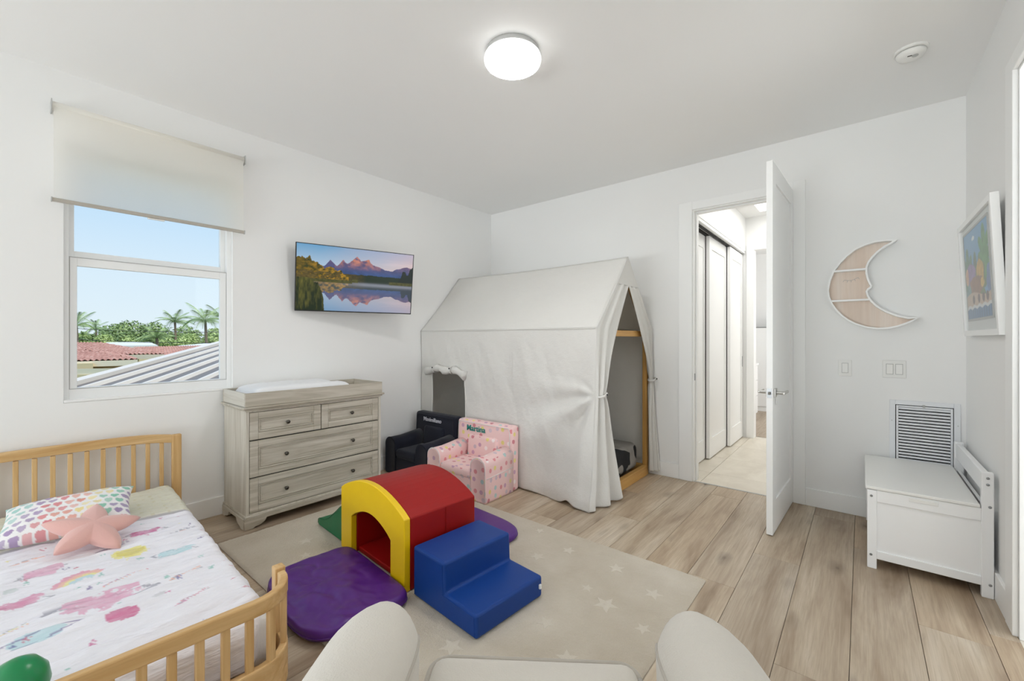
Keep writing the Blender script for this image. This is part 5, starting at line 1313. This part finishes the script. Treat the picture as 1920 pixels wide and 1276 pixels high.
# pale roofs behind
for (pa, pb, pc, lab) in (((205, 648, 34), (296, 647, 35), 20, 'low pale flat roof beyond the clay tile roofs'), ((355, 655, 34), (440, 648, 34), 20, 'white flat roof behind the metal roof ridge')):
    a, b = at(*pa), at(*pb); m = (a+b)/2
    t = thing('distant_house', lab, 'house', (m.x, m.y, GZ))
    part('roof', MB().poly([v3(a), v3(b), v3(b+fwd*6+Vector((0, 0, .25))), v3(a+fwd*6+Vector((0, 0, .25)))], (0, 0, -.25)), 'pale_roof', t)
    part('wall', MB().poly([v3(a+fwd*.2-Vector((0, 0, .2))), v3(b+fwd*.2-Vector((0, 0, .2))), (b.x, b.y, GZ), (a.x, a.y, GZ)], tuple(fwd*5)), 'stucco', t)
# trees
def foliage_mesh(seed, n, blobs, size):
    rs_ = np.random.RandomState(seed); P = []; Fc = []
    tot = sum(b[3]**2 for b in blobs)
    for (cx, cy, cz, r) in blobs:
        m = int(n*r*r/tot); d = rs_.normal(size=(m, 3)); d /= np.linalg.norm(d, axis=1)[:, None]; rad = r*(.72+.32*rs_.rand(m))
        c = np.array((cx, cy, cz))+d*rad[:, None]*np.array((1, 1, .85))
        a = rs_.normal(size=(m, 3)); a /= np.linalg.norm(a, axis=1)[:, None]; b = np.cross(d, a); b /= np.linalg.norm(b, axis=1)[:, None]
        s = size*(.6+.8*rs_.rand(m))[:, None]; q_ = np.stack([c-a*s*.5, c+b*s*.3, c+a*s*.6, c-b*s*.3], 1); P.append(q_.reshape(-1, 3))
    P = np.concatenate(P); k = len(P)//4; me = bpy.data.meshes.new('foliage')
    me.from_pydata(P.tolist(), [], np.arange(4*k).reshape(k, 4).tolist()); return me
def tree(label, px, py_top, dep, w, h, seed, mat, nb=7, n=2600, size=.5):
    b = at(px, 634.9, dep); top = at(px, py_top, dep).z
    t = thing('broadleaf_tree', label, 'tree', (b.x, b.y, GZ), group='broadleaf trees beyond the houses')
    rr = random.Random(seed); bl_ = []; zc = top-GZ-h/2
    for k in range(nb):
        bl_.append((rr.uniform(-w*.38, w*.38), rr.uniform(-w*.38, w*.38), zc+rr.uniform(-h*.30, h*.26), rr.uniform(.22, .34)*min(w, h)))
    bl_.append((0, 0, zc, .36*min(w, h))); bl_.append((0, 0, zc+h*.5-.25*min(w, h), .25*min(w, h)))
    f = add('foliage', foliage_mesh(seed, n, bl_, size), mat, t); f['kind'] = 'stuff'
    tr_ = part('trunk', MB().tube([(0, 0, 0), (.1, .05, zc*.5), (0, 0, zc)], [.28, .22, .12], 8), 'bark', t, local=True)
    part('branch', MB().tube([(0, 0, zc*.6), (w*.2, .2, zc)], [.12, .05], 6).tube([(0, 0, zc*.55), (-w*.2, -.2, zc)], [.12, .05], 6), 'bark', tr_, local=True)
tree('large dense green tree in the middle of the window view', 288, 600, 80, 14.5, 9.4, 3, 'leaf_deep', 11, 15000, .42)
tree('bright green low tree just above the metal roof', 345, 629, 50, 6.5, 4.2, 8, 'leaf_light', 7, 7000, .28)
tree('rounded green tree left of the large dense tree', 236, 620, 58, 5.6, 4.6, 12, 'leaf_deep', 7, 6500, .30)
tree('low olive hedge-like tree behind the clay tile roof', 196, 624, 52, 6.5, 3.2, 15, 'leaf_light', 8, 7000, .27)
tree('dark green tree at the left side of the window view', 158, 620, 62, 6.0, 4.4, 19, 'leaf_deep', 7, 6000, .32)
tree('green tree at the right side of the window behind the tall palms', 404, 612, 66, 8.5, 6.0, 23, 'leaf_light', 8, 8000, .36)
def frond_mb(L, droop):
    mb = MB(); n = 30; sp = []
    for k in range(n):
        t = k/(n-1); sp.append(Vector((L*t*(1-.18*t*droop), 0, L*(.42*t-(.30+.62*droop)*t*t))))
    mb.tube(sp[::3]+[sp[-1]], .022, 4)
    for k in range(2, n):
        t = k/(n-1); w = L*.30*math.sin(PI*min(1, .15+t*.80))**.7+.04
        for s in (-1, 1):
            p = sp[k]; dirx = Vector((.55, s*.70, -.42-.25*droop+.1*math.sin(k*2.1))).normalized(); q_ = p+dirx*w; o = Vector((L*.012, 0, 0))
            vs = [mb.bm.verts.new(x) for x in (p-o, p+o, q_)]; mb.bm.faces.new(vs)
    return mb
def palm(label, px, py_c, dep, L, seed, nf=13):
    c = at(px, py_c, dep); rr = random.Random(seed)
    t = thing('palm_tree', label, 'palm tree', (c.x, c.y, GZ), group='palm trees beyond the houses')
    H_ = c.z-GZ
    part('trunk', MB().tube([(0, 0, 0), (.15, .1, H_*.5), (0, 0, H_)], [.20, .15, .12], 10), 'bark', t, smooth=True, local=True)
    me_ = [frond_mb(L, dr_).mesh('frond') for dr_ in (.15, .55, 1.0)]
    for m in me_: m.materials.append(MATS['leaf_palm'])
    for k in range(nf):
        o = bpy.data.objects.new('frond', me_[k % 3]); COL.objects.link(o); o.parent = t; o.location = (0, 0, H_)
        o.rotation_euler = (0, -rr.uniform(-.15, .5) if k % 3 else -rr.uniform(.4, .9), 2*PI*k/nf*1.0+rr.uniform(-.2, .2)); o.scale = [rr.uniform(.85, 1.1)]*3
palm('tall full-crowned palm at the right of the window view', 385, 603, 46, 2.5, 4, 18)
palm('windswept palm left of the tall full-crowned palm', 328, 604, 57, 2.4, 5, 14)
palm('palm half hidden by the left window frame', 143, 610, 47, 2.1, 6, 14)
palm('small dark palm rising at the left above the trees', 180, 615, 70, 2.2, 7, 13)
palm('squat palm in front of the large dense tree', 294, 634, 44, 1.9, 9, 16)
palm('thin palm at the right window edge', 413, 594, 58, 2.6, 10, 14)
for (pa, pb, lab) in (((100, 603, 30), (440, 612, 30), 'upper overhead cable crossing the window view'), ((100, 622, 28), (440, 632, 28), 'lower overhead cable crossing the window view')):
    a, b = at(*pa), at(*pb); a2, b2 = a+(a-b)*.6, b+(b-a)*.6
    path = [a2.lerp(b2, k/20)-Vector((0, 0, .5*math.sin(PI*k/20))) for k in range(21)]
    solo('overhead_cable', MB().tube(path, .018, 5), 'wire_black', lab, 'cable', v3((a+b)/2))
